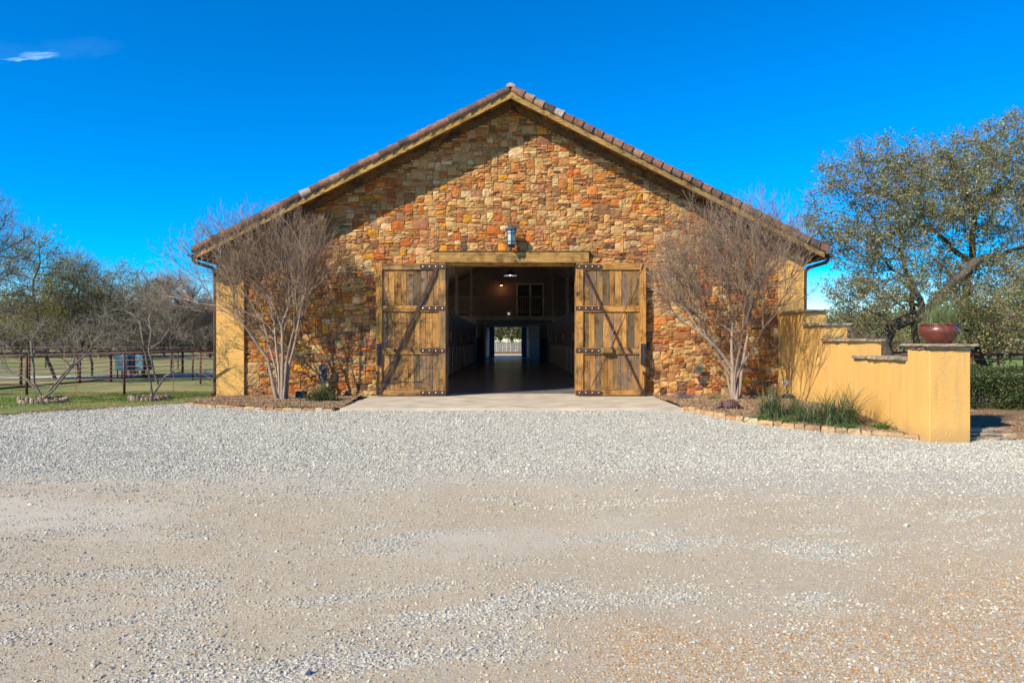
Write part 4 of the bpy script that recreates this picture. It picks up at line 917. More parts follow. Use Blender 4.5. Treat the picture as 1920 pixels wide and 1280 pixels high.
gtree('live_oak', 'olive leaved tree with a wide black trunk left of the blue cabinets', [[(148, 712, 32.5), (148, 680, 32.5), (152, 645, 32.5), (178, 600, 32.5), (205, 560, 32.3)], [(152, 645, 32.5), (135, 610, 32.5), (142, 560, 32.8)], [(178, 600, 32.5), (235, 590, 32)]],
      [((200, 555, 32.3), (2.0, 2, 1.5), 460), ((245, 560, 32), (1.7, 1.8, 1.3), 380), ((165, 600, 32.5), (1.6, 1.8, 1.1), 260), ((255, 600, 32), (1.1, 1.5, .8), 160)], 43, .3, .42, 1900, 8500, OG, .009, 'oakb', .035, .55, .006, .0)
gtree('live_oak', 'narrower dark trunked tree just left of the first blue cabinet, bare spiky top', [[(172, 708, 34), (171, 680, 34), (165, 640, 34), (150, 590, 34), (146, 530, 34)], [(165, 640, 34), (200, 610, 34)]],
      [((150, 560, 34), (1.4, 1.5, 1.7), 320), ((145, 510, 34), (.8, .8, .7), 120), ((190, 610, 34), (1.6, 1.5, .9), 220)], 44, .3, .42, 2200, 2500, OG, .009, 'oakb', .03, .7, .006, .4)
gtree('pecan_tree', 'pale bare vase shaped tree left of the gutter elbow beyond the fence', [[(322, 690, 40), (322, 660, 40), (320, 640, 40), (318, 600, 40)], [(320, 640, 40), (340, 600, 40)], [(320, 640, 40), (300, 610, 40)]],
      [((320, 575, 40), (1.7, 1.6, 1.4), 360), ((350, 600, 40), (1.3, 1.4, 1.0), 200), ((300, 610, 40), (1.2, 1.3, .8), 140)], 45, .3, .42, 4200, 0, None, .008, 'greyb', .03, .9, .006, .7, .2, None, 'tree', 2, .5, 2.3, .35)
gtree('live_oak', 'grey spreading oak standing farther off beside the barn corner', [[(386, 668, 62), (386, 645, 62), (380, 620, 62)]], [((384, 608, 62), (2.2, 2, 1.5), 300), ((365, 625, 62), (1.4, 1.5, .8), 110), ((400, 622, 62), (1.6, 1.5, .9), 110)], 46, .4, .5, 2600, 2600, [(.12, .11, .085), (.16, .15, .10)], .014, 'greyb', .05, .8, .010, .1, .3)
# the two small trees in their stone rings
gtree('ornamental_tree', 'small bare many stemmed tree in the left stone ring', [[(79, 748, 18.8), (76, 735, 18.8), (68, 715, 18.8), (62, 670, 18.7), (58, 640, 18.7)], [(84, 748, 18.8), (100, 725, 18.8), (118, 700, 18.7), (138, 680, 18.7)], [(89, 748, 18.7), (112, 716, 18.6), (133, 688, 18.5), (160, 665, 18.5)], [(76, 735, 18.8), (45, 705, 18.9), (5, 690, 19), (-20, 680, 19)], [(62, 670, 18.7), (30, 660, 18.4), (-10, 630, 18.3)]],
      [((60, 630, 18.7), (1.2, 1.2, .55), 330), ((150, 650, 18.5), (1.0, 1.1, .45), 260), ((190, 630, 18.5), (.8, .9, .5), 160), ((0, 640, 18.6), (1.0, 1.1, .6), 240)], 47, .17, .24, 950, 300, [(.13, .15, .05)], .0042, 'greyb', .014, .33, .0026, .25, .045, None, 'tree', 1.2, .5, 2.2)
gtree('ornamental_tree', 'small pruned bare tree with blunt cut limbs in the right stone ring', [[(286, 748, 19.4), (290, 735, 19.4), (296, 722, 19.4), (288, 700, 19.4), (281, 672, 19.4), (280, 655, 19.4), (282, 620, 19.4), (272, 600, 19.4), (256, 592, 19.3), (246, 588, 19.3)], [(284, 748, 19.4), (283, 720, 19.4), (276, 685, 19.4), (272, 658, 19.4), (265, 630, 19.4), (262, 605, 19.5)], [(296, 722, 19.4), (308, 708, 19.3), (324, 697, 19.2)], [(281, 662, 19.4), (300, 640, 19.3), (318, 617, 19.2)], [(282, 620, 19.4), (279, 596, 19.4)], [(276, 665, 19.4), (262, 645, 19.3), (240, 638, 19.2)]],
      [((270, 580, 19.4), (.95, 1.0, .6), 280), ((230, 630, 19.2), (.9, 1, .45), 260), ((310, 620, 19.2), (.6, .8, .45), 140), ((220, 600, 19.3), (.7, .9, .5), 160)], 48, .17, .24, 950, 200, [(.2, .13, .09)], .0042, 'greyb', .014, .33, .0026, .25, .05, None, 'tree', 1.2, .5, 2.2)

# woods far off: three kinds, each standing tree its own copy
def proto(seed, h, w, nlf, lc, ntw, tip=.03):
    g = np.random.default_rng(seed); init = [np.array([0, 0, z]) for z in np.arange(0, h * .32, .5)]; par = list(range(-1, len(init) - 1))
    att = np.concatenate([ellipsoid(130, (0, 0, h * .62), (w, w, h * .36), g), ellipsoid(70, (w * .5, 0, h * .5), (w * .6, w * .6, h * .25), g), ellipsoid(70, (-w * .5, .3, h * .52), (w * .6, w * .6, h * .25), g)])
    pos, par, d = colonize(init, par, att, .5, 3, .75, 60, .4, (0, 0, .03), g, .16); rad = np.minimum(pipe_radii(par, len(pos), tip, 2.3), .32)
    mb = MB(); skeleton_tubes(mb, pos, par, rad, np.array([1., 1, 1])); tw = MB(); tips, _ = twigs(tw, pos, d, ntw, 1.1, .016, g, .6, .2, 1); lf = MB()
    if nlf: k = g.integers(0, len(tips), nlf); leaves(lf, tips[k] + g.normal(0, .25, (nlf, 3)), .12, g, lc)
    return mb, tw, lf
KIND = [('bare_tree', 'bare grey brown tree', proto(61, 6, 3, 300, [(.2, .17, .13)], 1500)), ('olive_tree', 'olive green leafy tree', proto(62, 6.5, 3.2, 4200, OAKC[:4], 700)), ('scrub_tree', 'rounded dusty brown scrub tree', proto(63, 4.2, 2.8, 1400, [(.16, .14, .09), (.2, .17, .12)], 1300))]
kobj = {}
def far_tree(k, x, y, s, where, group):
    nm, desc, (mb, tw, lf) = KIND[k]; t = thing(nm, (x, y, -.12), desc + ' ' + where, 'tree', group); rz = random.uniform(0, 6.28)
    parts = kobj.get(k)
    if parts is None:
        parts = []
        for nme, m_, mat in (('trunk', mb, 'greyb'), ('twigs', tw, 'twig'), ('leaves', lf, 'leaf')):
            if m_.v:
                o = m_.build(nme, mt[mat], None, False, (0, 0, 0)); 
                if nme != 'trunk': stuff(o)
                parts.append(o)
        kobj[k] = parts; use = parts
    else: use = []; [use.append(o.copy()) or COL.objects.link(use[-1]) for o in parts]
    for o in use: o.parent = t; o.location = (0, 0, 0); o.rotation_euler = (0, 0, rz); o.scale = (s * random.uniform(.9, 1.25), s * random.uniform(.9, 1.25), s)
rr = np.random.default_rng(77)
for i in range(64):
    y = 62 + 95 * rr.random() ** .8; px = -90 + 500 * (i + rr.random()) / 64; wh = 'at the left edge' if px < 60 else 'above the left stone ring' if px < 130 else 'left of the blue cabinets' if px < 212 else 'above the blue cabinets' if px < 275 else 'between cabinets and barn' if px < 350 else 'next to the barn corner'
    far_tree([0, 2, 0, 1, 2, 0][i % 6], (px - 960) * y / F, y, rr.uniform(.75, 1.1) * (.8 + y / 260), 'far off, ' + ('nearer rank, ' if y < 95 else 'rear rank, ') + wh, 'distant wood line beyond the left paddock')
for i in range(34):
    y = 58 + 75 * rr.random(); px = 1570 + 420 * (i + rr.random()) / 34; wh = 'left of the oak trunk' if px < 1650 else 'between oak trunk and bowl' if px < 1725 else 'behind the bowl' if px < 1800 else 'above the hedge'; wh = ('nearer rank, ' if y < 92 else 'rear rank, ') + wh
    far_tree([1, 1, 2, 0][i % 4] if px < 1780 else [1, 0, 2][i % 3], (px - 960) * y / F, y, rr.uniform(.7, 1.0) * (.6 + y / 220), 'far off, ' + wh, 'distant wood line beyond the right meadow')
for i, (x, y, k, s) in enumerate([(-4.6, 97, 1, .95), (-1.6, 96, 1, 1.0), (1.4, 97, 1, 1.05), (4.4, 98, 1, .9), (-8, 99, 1, 1), (8, 99, 1, 1), (0, 104, 1, 1.2), (-3.5, 105, 1, 1.15), (3.2, 106, 1, 1.2)]):
    far_tree(k, x, y, s, ('right' if x > .5 else 'left' if x < -.5 else 'middle') + (' front' if y < 100 else ' back') + ', over the stick fence through the far doorway', 'trees beyond the stick fence behind the barn')
# a low thicket that closes the view under the far woods
m = MB(); g = np.random.default_rng(5)
for xa, xb, y in ((-190, -30, 158), (40, 190, 150)):
    n = 26000; x = g.uniform(xa, xb, n); z = g.uniform(0, 1, n) ** .8 * (4.2 + 3.2 * vnoise(x * .12, x * 0, 3) + 1.6 * vnoise(x * .6, x * 0, 5)); leaves(m, np.stack([x, y + g.uniform(-4, 6, n), z], -1), .42, g, [(.17, .15, .115), (.13, .12, .085), (.20, .17, .135), (.11, .12, .07)], 0, .5)
tag(m.build('thicket', mt['leaf'], None, False, (0, 0, 0)), 'grey brown thicket closing the horizon', 'brushwood', None, 'stuff')

# ------------------------------------------------------------------ stick fence behind the barn
t = thing('stick_fence', (0, 92, -.05), 'pale upright stick fence beyond the far doorway', 'fence'); base = MB(); g = np.random.default_rng(9); n = 0
for i in range(150):
    x = -6 + i * .08 + g.uniform(-.01, .01); h = g.uniform(1.25, 1.75); c = np.array((.42, .39, .35)) * g.uniform(.55, 1.25); m = MB(); m.tube([(x, 92 + g.uniform(-.03, .03), -.05), (x + g.normal(0, .03), 92, h)], g.uniform(.028, .042), 5, c); m.build('stick', mt['flag'], t)
m = MB(); m.box(-6, 6, 92.06, 92.1, .4, .48); m.box(-6, 6, 92.06, 92.1, 1.0, 1.08); m.build('rail', mt['flag'], t)
m = MB(); n = 2600; leaves(m, np.stack([g.uniform(-4, 5, n), g.uniform(90.8, 91.6, n), g.uniform(0, .22, n)], -1), .06, g, [(.42, .17, .07), (.35, .2, .09)]); tag(m.build('leaf_litter', mt['leaf'], None, False, (0, 0, 0)), 'rust coloured litter at the foot of the stick fence', 'leaf litter', None, 'stuff')

# ------------------------------------------------------------------ pipe fences
def pipe_fence(label, posts, top, rails, pr=.036, rr_=.03, rail_r=.008, thick=None, stays=(), group='pipe fences round the paddocks'):
    """posts [(x,y)], top height per post, rails = fractions of height for thin rods, thick = fraction for a low heavy rail"""
    t = thing('pipe_fence', (posts[0][0], posts[0][1], -.12), label, 'fence', group)
    tz = lambda i: top if np.isscalar(top) else top[i]; z0 = -.12
    for i, (x, y) in enumerate(posts): m = MB(); m.tube([(x, y, z0), (x, y, tz(i))], pr, 8); m.build('post', mt['pipe'], t, True)
    m = MB(); m.tube([(x, y, tz(i)) for i, (x, y) in enumerate(posts)], rr_, 8); m.build('top_rail', mt['pipe'], t, True)
    for f in rails: m = MB(); m.tube([(x, y, z0 + (tz(i) - z0) * f) for i, (x, y) in enumerate(posts)], rail_r, 5); m.build('rod', mt['wire'], t)
    if thick: m = MB(); m.tube([(x, y, z0 + (tz(i) - z0) * thick) for i, (x, y) in enumerate(posts)], .035, 8); m.build('low_rail', mt['pipe'], t, True)
    for (x, y, z) in stays: m = MB(); m.tube([(x, y, z0), (x, y, z)], .009, 5); m.build('stay', mt['wire'], t)
yA = 20.9; XA = lambda px: (px - 960) * yA / F; ZA = lambda py: EYE - (py - 640) * yA / F
pp = [(-135, 671), (50, 666), (233, 661.5), (405, 657)]
pipe_fence('rust brown pipe fence running from the barn corner past the two stone ringed trees', [(XA(a), yA) for a, b in pp], [ZA(b) for a, b in pp], [.13, .30, .43, .53, .61, .70, .84], stays=[(XA(142), yA, ZA(664)), (XA(325), yA, ZA(659)), (XA(-45), yA, ZA(668))])
pipe_fence('pipe fence running away from the barn corner towards the blue cabinets', [(-8.3, 20.9), (-11.05, 26), (-13.5, 31), (-15.8, 35.2), (-17.96, 38.6), (-19.6, 43)], 1.13, [.2, .38, .52, .64, .75, .88], stays=())
pipe_fence('pipe fence with a heavy low rail along the side of the left pen', [(-16.7, 20.6), (-16.35, 24.4), (-16.1, 27.3), (-16.25, 29.7), (-16.0, 31.9), (-16.2, 36)], 1.10, [.2, .38, .52, .64, .75, .88], thick=.09, pr=.045)
pipe_fence('far pipe fence across the back of the left pen', [(-33, 25), (-24, 25.2), (-16.6, 25.2)], 1.10, [.3, .52, .75], thick=.09)
pipe_fence('thin far pipe fence beyond the white gravel track', [(-40, 44), (-34, 44), (-28, 44), (-22, 44), (-16, 44)], 1.15, [.25, .5, .75], rr_=.025)
pipe_fence('pipe fence behind the clipped hedge right of the pillar', [(12, 22.6), (14.1, 22.5), (14.86, 22.4), (15.6, 22.3), (17.5, 22.1)], 1.10, [.88, .72, .5, .25], rr_=.045, pr=.04)
pipe_fence('far pipe fence crossing the green meadow', [(14, 50), (20, 50), (26, 50), (32, 50), (38, 50)], 1.15, [.3, .6, .85], pr=.05)
pipe_fence('low pipe fence glimpsed over the lowest step of the garden wall', [(9.4, 27), (11, 27), (13, 27), (15, 27)], 1.08, [.5, .75], rr_=.04)

# blue cabinets
for px, w_, d_, lab in ((215, 24, 9, 'pale blue metal cabinet on legs, nearer the dark trunks'), (253, 17, 6, 'pale blue metal cabinet on legs, right one of the two')):
    y = 32; s = y / F; x0 = (px - 960) * s; x1 = x0 + w_ * s; zt_ = EYE - 24 * s; zb = EYE - 55 * s
    t = thing('metal_cabinet', ((x0 + x1) / 2, y + .3, -.1), lab, 'cabinet', 'pale blue cabinets beyond the fence')
    m = MB(); m.box(x0, x1, y, y + .55, zb, zt_, bev=.03); b = m.build('body', mt['bluebox'], t)
    m = MB(); m.box(x0 + .04, x1 - .04, y - .02, y - .001, zb + .05, zt_ - .06, bev=.006); m.build('door', mt['bluebox'], b)
    m = MB(); m.box(x1 + .001, x1 + d_ * s, y + .1, y + .5, zb + .03, zt_ - .1); m.build('shade_side', mt['darkmetal'], t)  # added dark box paints the cabinet's right side as shaded
    for xx in (x0 + .08, x1 - .08):
        for yy in (y + .08, y + .45): m = MB(); m.tube([(xx, yy, -.1), (xx, yy, zb)], .03, 6); m.build('leg', mt['pipe'], t)
x0 = (240 - 960) * 33 / F; m = MB(); m.box(x0, x0 + .25, 33, 33.3, .0, .45, bev=.03); tag(m.build('salt_block', mt['pinkbowl'], None, False, (x0, 33, 0)), 'small rust orange block behind the fence below the first blue cabinet', 'block')
# long low thing seen over the lowest step: a dark shed roof
# ------------------------------------------------------------------ edging stones
def edge_stone(mb, c, tdir, L, dpt, h, z, col, g, jag=.012):
    nrm = np.array([-tdir[1], tdir[0]]); V = []
    for zz, k in ((z, 1.0), (z + h * .6, 1.03), (z + h, .88)):
        for a, b in ((-.5, -.5), (0, -.56), (.5, -.5), (.5, .5), (0, .54), (-.5, .5)):
            p = np.array(c) + tdir * L * a * k + nrm * dpt * b * k + g.normal(0, jag * .5, 2); V.append((p[0], p[1], zz + g.normal(0, jag * .5)))
    f = [(k * 6 + i, k * 6 + (i + 1) % 6, (k + 1) * 6 + (i + 1) % 6, (k + 1) * 6 + i) for k in (0, 1) for i in range(6)] + [tuple(12 + i for i in range(6))]
    if tdir[0] * nrm[1] - tdir[1] * nrm[0] < 0: f = [q[::-1] for q in f]
    mb.add(V, f, np.array(col) * g.uniform(.85, 1.15, (len(V), 1)))
EC = [(.43, .315, .19), (.36, .24, .135), (.46, .365, .24), (.32, .20, .12), (.38, .21, .105), (.45, .30, .15)]
def edging(label, line, Ls, h, dpt, seed, zoff=-.02, loc=None):
    g = np.random.default_rng(seed); p = np.array(line, float); t = thing('stone_edging', (p[0][0], p[0][1], float(H(p[0][1]))), label, 'edging', 'stone edging round the beds')
    seg = np.linalg.norm(np.diff(p, axis=0), axis=1); cum = np.r_[0, np.cumsum(seg)]; s = 0
    while s < cum[-1] - Ls * .5:
        L = Ls * g.uniform(.65, 1.4); m_ = min(s + L / 2, cum[-1]); x = np.interp(m_, cum, p[:, 0]); y = np.interp(m_, cum, p[:, 1]); x2 = np.interp(m_ + .01, cum, p[:, 0]); y2 = np.interp(m_ + .01, cum, p[:, 1]); x1 = np.interp(m_ - .01, cum, p[:, 0]); y1 = np.interp(m_ - .01, cum, p[:, 1])
        d = np.array([x2 - x1, y2 - y1]); d /= np.linalg.norm(d) + 1e-9; mb = MB(); edge_stone(mb, (x, y), d, L - .012, dpt * g.uniform(.85, 1.15), h * g.uniform(.85, 1.15) - zoff, float(H(y)) + zoff, EC[g.integers(0, len(EC))], g); mb.build('edging_stone', mt['stone'], t); s += L
edging('row of tan edging stones curving along the right mulch bed to the pillar', bedR_edge, .225, .095, .14, 1)
edging('low flush row of tan edging stones along the left mulch bed', [(-8.0, 19.9), (-8.15, 19.2), (-7.9, 18.1), (-7.0, 17.35), (-5.5, 16.75), (-3.95, 16.5)], .24, .055, .14, 2)
edging('brown edging stones below the hedge right of the pillar', [(8.9, 13.35), (10, 13.4), (12, 13.5), (15, 13.7)], .34, .10, .2, 3)
g = np.random.default_rng(4); t = thing('stacked_flagstones', (8.5, 13.6, -.25), 'loose stack of grey flagstones in the shade beside the pillar', 'stones')
for i in range(9):
    x = 8.18 + .28 * (i % 3) + g.uniform(-.04, .04); z = -.27 + .06 * (i // 3); o = flagstone('flagstone', x, x + g.uniform(.25, .4), 13.2 + .1 * (i // 3), 13.5 + .1 * (i // 3), z, z + .055, t, 60 + i, .02)
# stone rings round the small trees
def ring(px, py, R0, label, seed):
    g = np.random.default_rng(seed); c = G(px, py, .01); t = thing('stone_ring', c, label, 'planter', 'stone rings round the small trees'); n = 30
    for i in range(n):
        a = 2 * math.pi * i / n; x, y = c[0] + R0 * math.cos(a), c[1] + R0 * math.sin(a); m = MB(); h = g.uniform(.10, .17); ln = g.normal(0, .012, 2)
        m.tube([(x, y, c[2] - .03), (x + ln[0], y + ln[1], c[2] + h * .9), (x + ln[0], y + ln[1], c[2] + h)], [R0 * .098, R0 * .09, R0 * .05], 6, np.array([(.36, .26, .185), (.28, .20, .14), (.42, .34, .26)][i % 3]) * g.uniform(.8, 1.1)); m.build('upright_stone', mt['stone'], t)
    m = MB(); V = [(c[0], c[1], c[2] + .09)] + [(c[0] + R0 * .95 * math.cos(2 * math.pi * i / 20), c[1] + R0 * .95 * math.sin(2 * math.pi * i / 20), c[2] + .06) for i in range(20)]; m.add(V, [(0, 1 + i, 1 + (i + 1) % 20) for i in range(20)]); m.build('mulch', mt['mulchb'], t)
ring(81, 756, .50, 'ring of upright brown stones round the left small tree', 71)
ring(280, 750.5, .47, 'ring of upright grey stones round the pruned right small tree', 72)

# ------------------------------------------------------------------ plants
def blades(mb, c, n, L, spread, w, g, cols, droop=.8, r0=.08, wind=(0, 0)):
    L = L * 1.3; a = g.uniform(0, 2 * math.pi, n); tilt = np.abs(g.normal(0, spread, n)); l = L * g.uniform(.55, 1.1, n); k = 5; rr0 = r0 * np.sqrt(g.uniform(0, 1, n)); aw = g.uniform(0, 2 * math.pi, n)
    p = np.stack([c[0] + rr0 * np.cos(aw), c[1] + rr0 * np.sin(aw), np.full(n, c[2])], -1); side = np.stack([-np.sin(a), np.cos(a), np.zeros(n)], -1); V = []
    th = tilt.copy()
    for i in range(k + 1):
        ww = w * (1 - (i / k) ** 1.5) + .0008; V += [p - side * ww / 2, p + side * ww / 2]
        d = np.stack([np.sin(th) * np.cos(a) + wind[0] * i / k, np.sin(th) * np.sin(a) + wind[1] * i / k, np.cos(th)], -1); p = p + unit(d) * (l / k)[:, None]; th = th + droop * (.3 + tilt) * .62
    V = np.stack(V, 1); m = 2 * (k + 1); idx = np.arange(n)[:, None] * m; f = np.concatenate([idx + np.array([[2 * i, 2 * i + 1, 2 * i + 3, 2 * i + 2]]) for i in range(k)])
    cc = np.array(cols)[g.integers(0, len(cols), n)] * g.uniform(.75, 1.3, (n, 1)); mb.addnp(V.reshape(-1, 3), f, np.repeat(cc, m, axis=0))
GR = [(.06, .115, .045), (.10, .165, .06), (.17, .21, .11), (.045, .08, .035), (.28, .26, .15)]
def clump(name, label, c, specs, seed, cols=GR, cat='plant', group=None):
    g = np.random.default_rng(seed); m = MB()
    for (dx, dy, n, L, sp, w, dr, r0, wind) in specs: blades(m, (c[0] + dx, c[1] + dy, c[2] - .02), n, L, sp, w, g, cols, dr, r0, wind)
    o = m.build(name, mt['blade'], None, False, c); return tag(o, label, cat, group)
def gp(px, py): c = G(px, py, .05); return c
clump('liriope_clump', 'dark green strappy clump in front of the blue grey figure left of the doors', gp(600, 752), [(0, 0, 330, .50, .42, .013, .9, .16, (0, 0)), (-.22, -.05, 120, .30, .5, .011, .9, .12, (0, 0)), (.3, 0, 140, .32, .5, .011, .9, .14, (0, 0))], 1, [(.06, .095, .035), (.10, .14, .05), (.045, .07, .03), (.20, .20, .10)])
clump('liriope_clump', 'sparse short grassy tuft left of the armadillo figure', gp(1340, 754), [(0, 0, 110, .34, .45, .009, .9, .12, (0, 0))], 2, [(.12, .16, .07), (.2, .2, .11), (.07, .11, .05)])
clump('grass_clump', 'first bushy green grass clump between the armadillo figure and the black box', gp(1445, 782), [(0, 0, 420, .62, .5, .012, .9, .2, (.05, 0)), (.35, .15, 160, .5, .6, .008, 1.0, .15, (.25, -.1))], 3, GR, 'plant', 'grass clumps in the right bed')
clump('grass_clump', 'large arching green grass clump against the stucco wall', gp(1560, 795), [(0, 0, 420, .70, .62, .013, .9, .2, (.12, 0)), (-.4, .2, 340, .55, .6, .012, .9, .22, (-.05, 0)), (.35, .1, 320, .82, .6, .011, 1.0, .18, (.4, -.05))], 4, GR, 'plant', 'grass clumps in the right bed')
clump('grass_clump', 'pale wispy grass leaning right between the two green clumps', gp(1492, 778), [(0, 0, 200, .62, .5, .007, 1.1, .12, (.45, -.1))], 5, [(.2, .23, .13), (.26, .25, .16), (.13, .17, .09)], 'plant', 'grass clumps in the right bed')
WC = [(.09, .17, .03), (.13, .22, .05), (.07, .12, .03)]
for i, (px, py, w_, lab) in enumerate(((1425, 788, .22, 'low green weed at the edging stones left of the first grass clump'), (1470, 792, .3, 'low green weed at the edging stones under the first grass clump'), (1590, 803, .22, 'low green weed in front of the large grass clump'), (1650, 803, .26, 'low bright green weed nearest the pillar'))):
    c = gp(px, py); g = np.random.default_rng(80 + i); m = MB(); n = 420; pts = np.stack([c[0] + g.normal(0, w_ * .5, n), c[1] + g.normal(0, .07, n), c[2] + np.abs(g.normal(0, .045, n))], -1); leaves(m, pts, .022, g, WC, .5); blades(m, c, 60, .14, .6, .01, g, WC, .8, w_ * .5)
    tag(m.build('weed', mt['blade'], None, False, c), lab, 'plant', 'low weeds along the right edging')
c = gp(1284, 750); g = np.random.default_rng(90); m = MB(); n = 700; leaves(m, np.stack([c[0] + g.normal(0, .17, n), c[1] + g.normal(0, .07, n), c[2] + np.abs(g.normal(0, .03, n))], -1), .02, g, WC, .4); blades(m, c, 26, .2, .25, .006, g, [(.1, .14, .06)], .2, .2); n = 320; leaves(m, np.stack([c[0] + g.normal(0, .19, n), c[1] + g.normal(0, .06, n), c[2] + .08 + np.abs(g.normal(0, .06, n))], -1), .013, g, [(.09, .06, .28), (.14, .09, .36)], 0, .8)
tag(m.build('bluebonnet_patch', mt['blade'], None, False, c), 'low patch of small blue violet flowers beside the concrete apron', 'flowers')
g = np.random.default_rng(92); m = MB(); c = gp(541 , 763); n = 160; leaves(m, np.stack([c[0] + g.normal(0, .09, n), c[1] + g.normal(0, .05, n), c[2] + np.abs(g.normal(0, .03, n))], -1), .02, g, WC, .4); tag(m.build('weed', mt['blade'], None, False, c), 'tiny green weed below the left crape myrtle', 'plant')
c = (bx_, by_, bz_ + .30); clump('potted_grass', 'tuft of thin green grass spraying to the right from the glazed bowl', c, [(-.02, 0, 620, .36, .42, .006, .3, .2, (.25, 0)), (.06, 0, 340, .58, .5, .0048, .75, .18, (.95, 0))], 6, [(.17, .24, .09), (.24, .30, .13), (.12, .17, .07), (.33, .31, .19)])
# clipped hedge
def hedge(x0, x1, y0, y1, z1, label, seed, n):
    g = np.random.default_rng(seed); c = ((x0 + x1) / 2, (y0 + y1) / 2, -.25); t = thing('hedge', c, label, 'hedge'); m = MB(); nn = n
    x = g.uniform(x0, x1, nn); z = g.uniform(-.2, z1, nn); bul = .45 * fbm(x * 1.3, z * 1.5, 3) - .15; f = g.uniform(0, 1, nn); top = g.random(nn) < .35
    y = np.where(top, g.uniform(y0, y1, nn), y0 - bul + .28 * f ** 2); z = np.where(top, z1 - .12 * f ** 2 + .22 * fbm(x * 2.2, y * 2.2, 6), z); hole = (fbm(x * 3.2, z * 3.2, 8) < .40) & ~top & (g.random(nn) < .75); low = (z < .05) & (fbm(x * 2, z * 2, 9) < .52)
    k = ~hole & ~low; p = np.stack([x, y, z], -1)[k]; leaves(m, p, .026, g, [(.05, .085, .022), (.075, .115, .03), (.035, .055, .018), (.12, .15, .045), (.13, .11, .05)], .5); stuff(m.build('leaves', mt['leaf'], t))
    m = MB(); k2 = 1500; st = np.stack([g.uniform(x0, x1, k2), g.uniform(y0 + .1, y1, k2), np.full(k2, -.3)], -1); en = st + np.stack([g.normal(0, .25, k2), g.normal(0, .12, k2), g.uniform(.5, z1 + .15, k2)], -1); prisms(m, st, en, .007, .003, g.uniform(.8, 1.2, (k2, 1)) * np.ones(3)); stuff(m.build('stems', mt['darktwig'], t))
    m = MB(); m.box(x0 + .1, x1, y0 + .38, y1 - .1, .05, z1 - .14); m.build('shade_core', mt['shadeleaf'], t)  # dark box stands in for the shade deep inside the hedge
mt['shadeleaf'] = mat_plain('dark_shade_foliage', (.022, .03, .012), .9, 0, .5, 25, .8)
hedge(9.75, 15.5, 16.0, 17.4, .80, 'clipped dark green hedge right of the stucco pillar', 12, 34000)
# lawn blades near the yard
g = np.random.default_rng(15); n = 70000; y = 15.2 + 7 * g.random(n) ** .9; x = g.uniform(-17, -7.6, n); k = (y > lawn_edge(x) + (fbm(x * 3, y * 3, 12) - .5) * .9) & (fbm(x * .9, y * .9, 44) > .40) & ~((x > -8.2) & (y > 19)); x, y = x[k], y[k]; n = len(x); a = g.uniform(0, 6.28, n); h = g.uniform(.03, .085, n)
p = np.stack([x, y, np.full(n, -.035) + H(y) + .045], -1); s = np.stack([np.cos(a), np.sin(a), 0 * a], -1) * .008; tipp = p + np.stack([g.normal(0, .03, n), g.normal(0, .03, n), h], -1); V = np.stack([p - s, p + s, tipp], 1).reshape(-1, 3); m = MB(); dry = (fbm(x * .5, y * .9, 33) > .53) | (y < lawn_edge(x) + .5)
cc = np.where(dry[:, None], np.array([[.36, .30, .14]]), np.array([[.15, .23, .04]])) * g.uniform(.6, 1.3, (n, 1)); m.addnp(V, np.arange(3 * n).reshape(-1, 3), np.repeat(cc, 3, axis=0)); tag(m.build('grass_blades', mt['blade'], None, False, (0, 0, 0)), 'short patchy green and straw grass left of the gravel', 'grass', None, 'stuff')

# ------------------------------------------------------------------ small things by the wall
# armadillo figure
c = gp(1371, 768); cx_, cy_, cz_ = c; cz_ += .01
t = thing('armadillo_figure', c, 'rust brown metal armadillo figure lying on the mulch in front of the right crape myrtle', 'sculpture')
m = MB(); k = 15; V = []; n = 12
for i in range(k):
    u = i / (k - 1); r = .125 * math.sin(math.pi * (.09 + .84 * u)) ** .6; band = .006 * (i % 2); x = cx_ - .19 + .36 * u
    for j in range(n): a = 2 * math.pi * j / n; V.append((x, cy_ + (r + band) * .85 * math.cos(a), cz_ + .085 + max(-.085, (r + band) * math.sin(a))))
m.add(V, [(i * n + j, i * n + (j + 1) % n, (i + 1) * n + (j + 1) % n, (i + 1) * n + j) for i in range(k - 1) for j in range(n)] + [tuple(range(n - 1, -1, -1)), tuple((k - 1) * n + j for j in range(n))]); m.build('shell', mt['armad'], t)
m = MB(); m.tube([(cx_ - .16, cy_, cz_ + .10), (cx_ - .24, cy_ - .01, cz_ + .09), (cx_ - .31, cy_ - .02, cz_ + .05), (cx_ - .37, cy_ - .03, cz_ + .02)], [.05, .052, .032, .012], 8); m.build('head', mt['armad'], t, True)
for s in (-1, 1):
    m = MB(); m.tube([(cx_ - .235, cy_ + s * .03, cz_ + .12), (cx_ - .225, cy_ + s * .045, cz_ + .155), (cx_ - .215, cy_ + s * .05, cz_ + .18)], [.014, .02, .006], 6); m.build('ear', mt['armad'], t)
    for dx in (-.13, .11): m = MB(); m.tube([(cx_ + dx, cy_ + s * .08, cz_ + .06), (cx_ + dx - .02, cy_ + s * .10, cz_), (cx_ + dx - .06, cy_ + s * .10, cz_ - .005)], [.03, .02, .014], 6); m.build('leg', mt['armad'], t)
m = MB(); m.tube([(cx_ + .15, cy_, cz_ + .07), (cx_ + .24, cy_ + .01, cz_ + .035), (cx_ + .33, cy_ + .03, cz_ + .01), (cx_ + .40, cy_ + .06, cz_)], [.045, .026, .014, .006], 8); m.build('tail', mt['armad'], t, True)
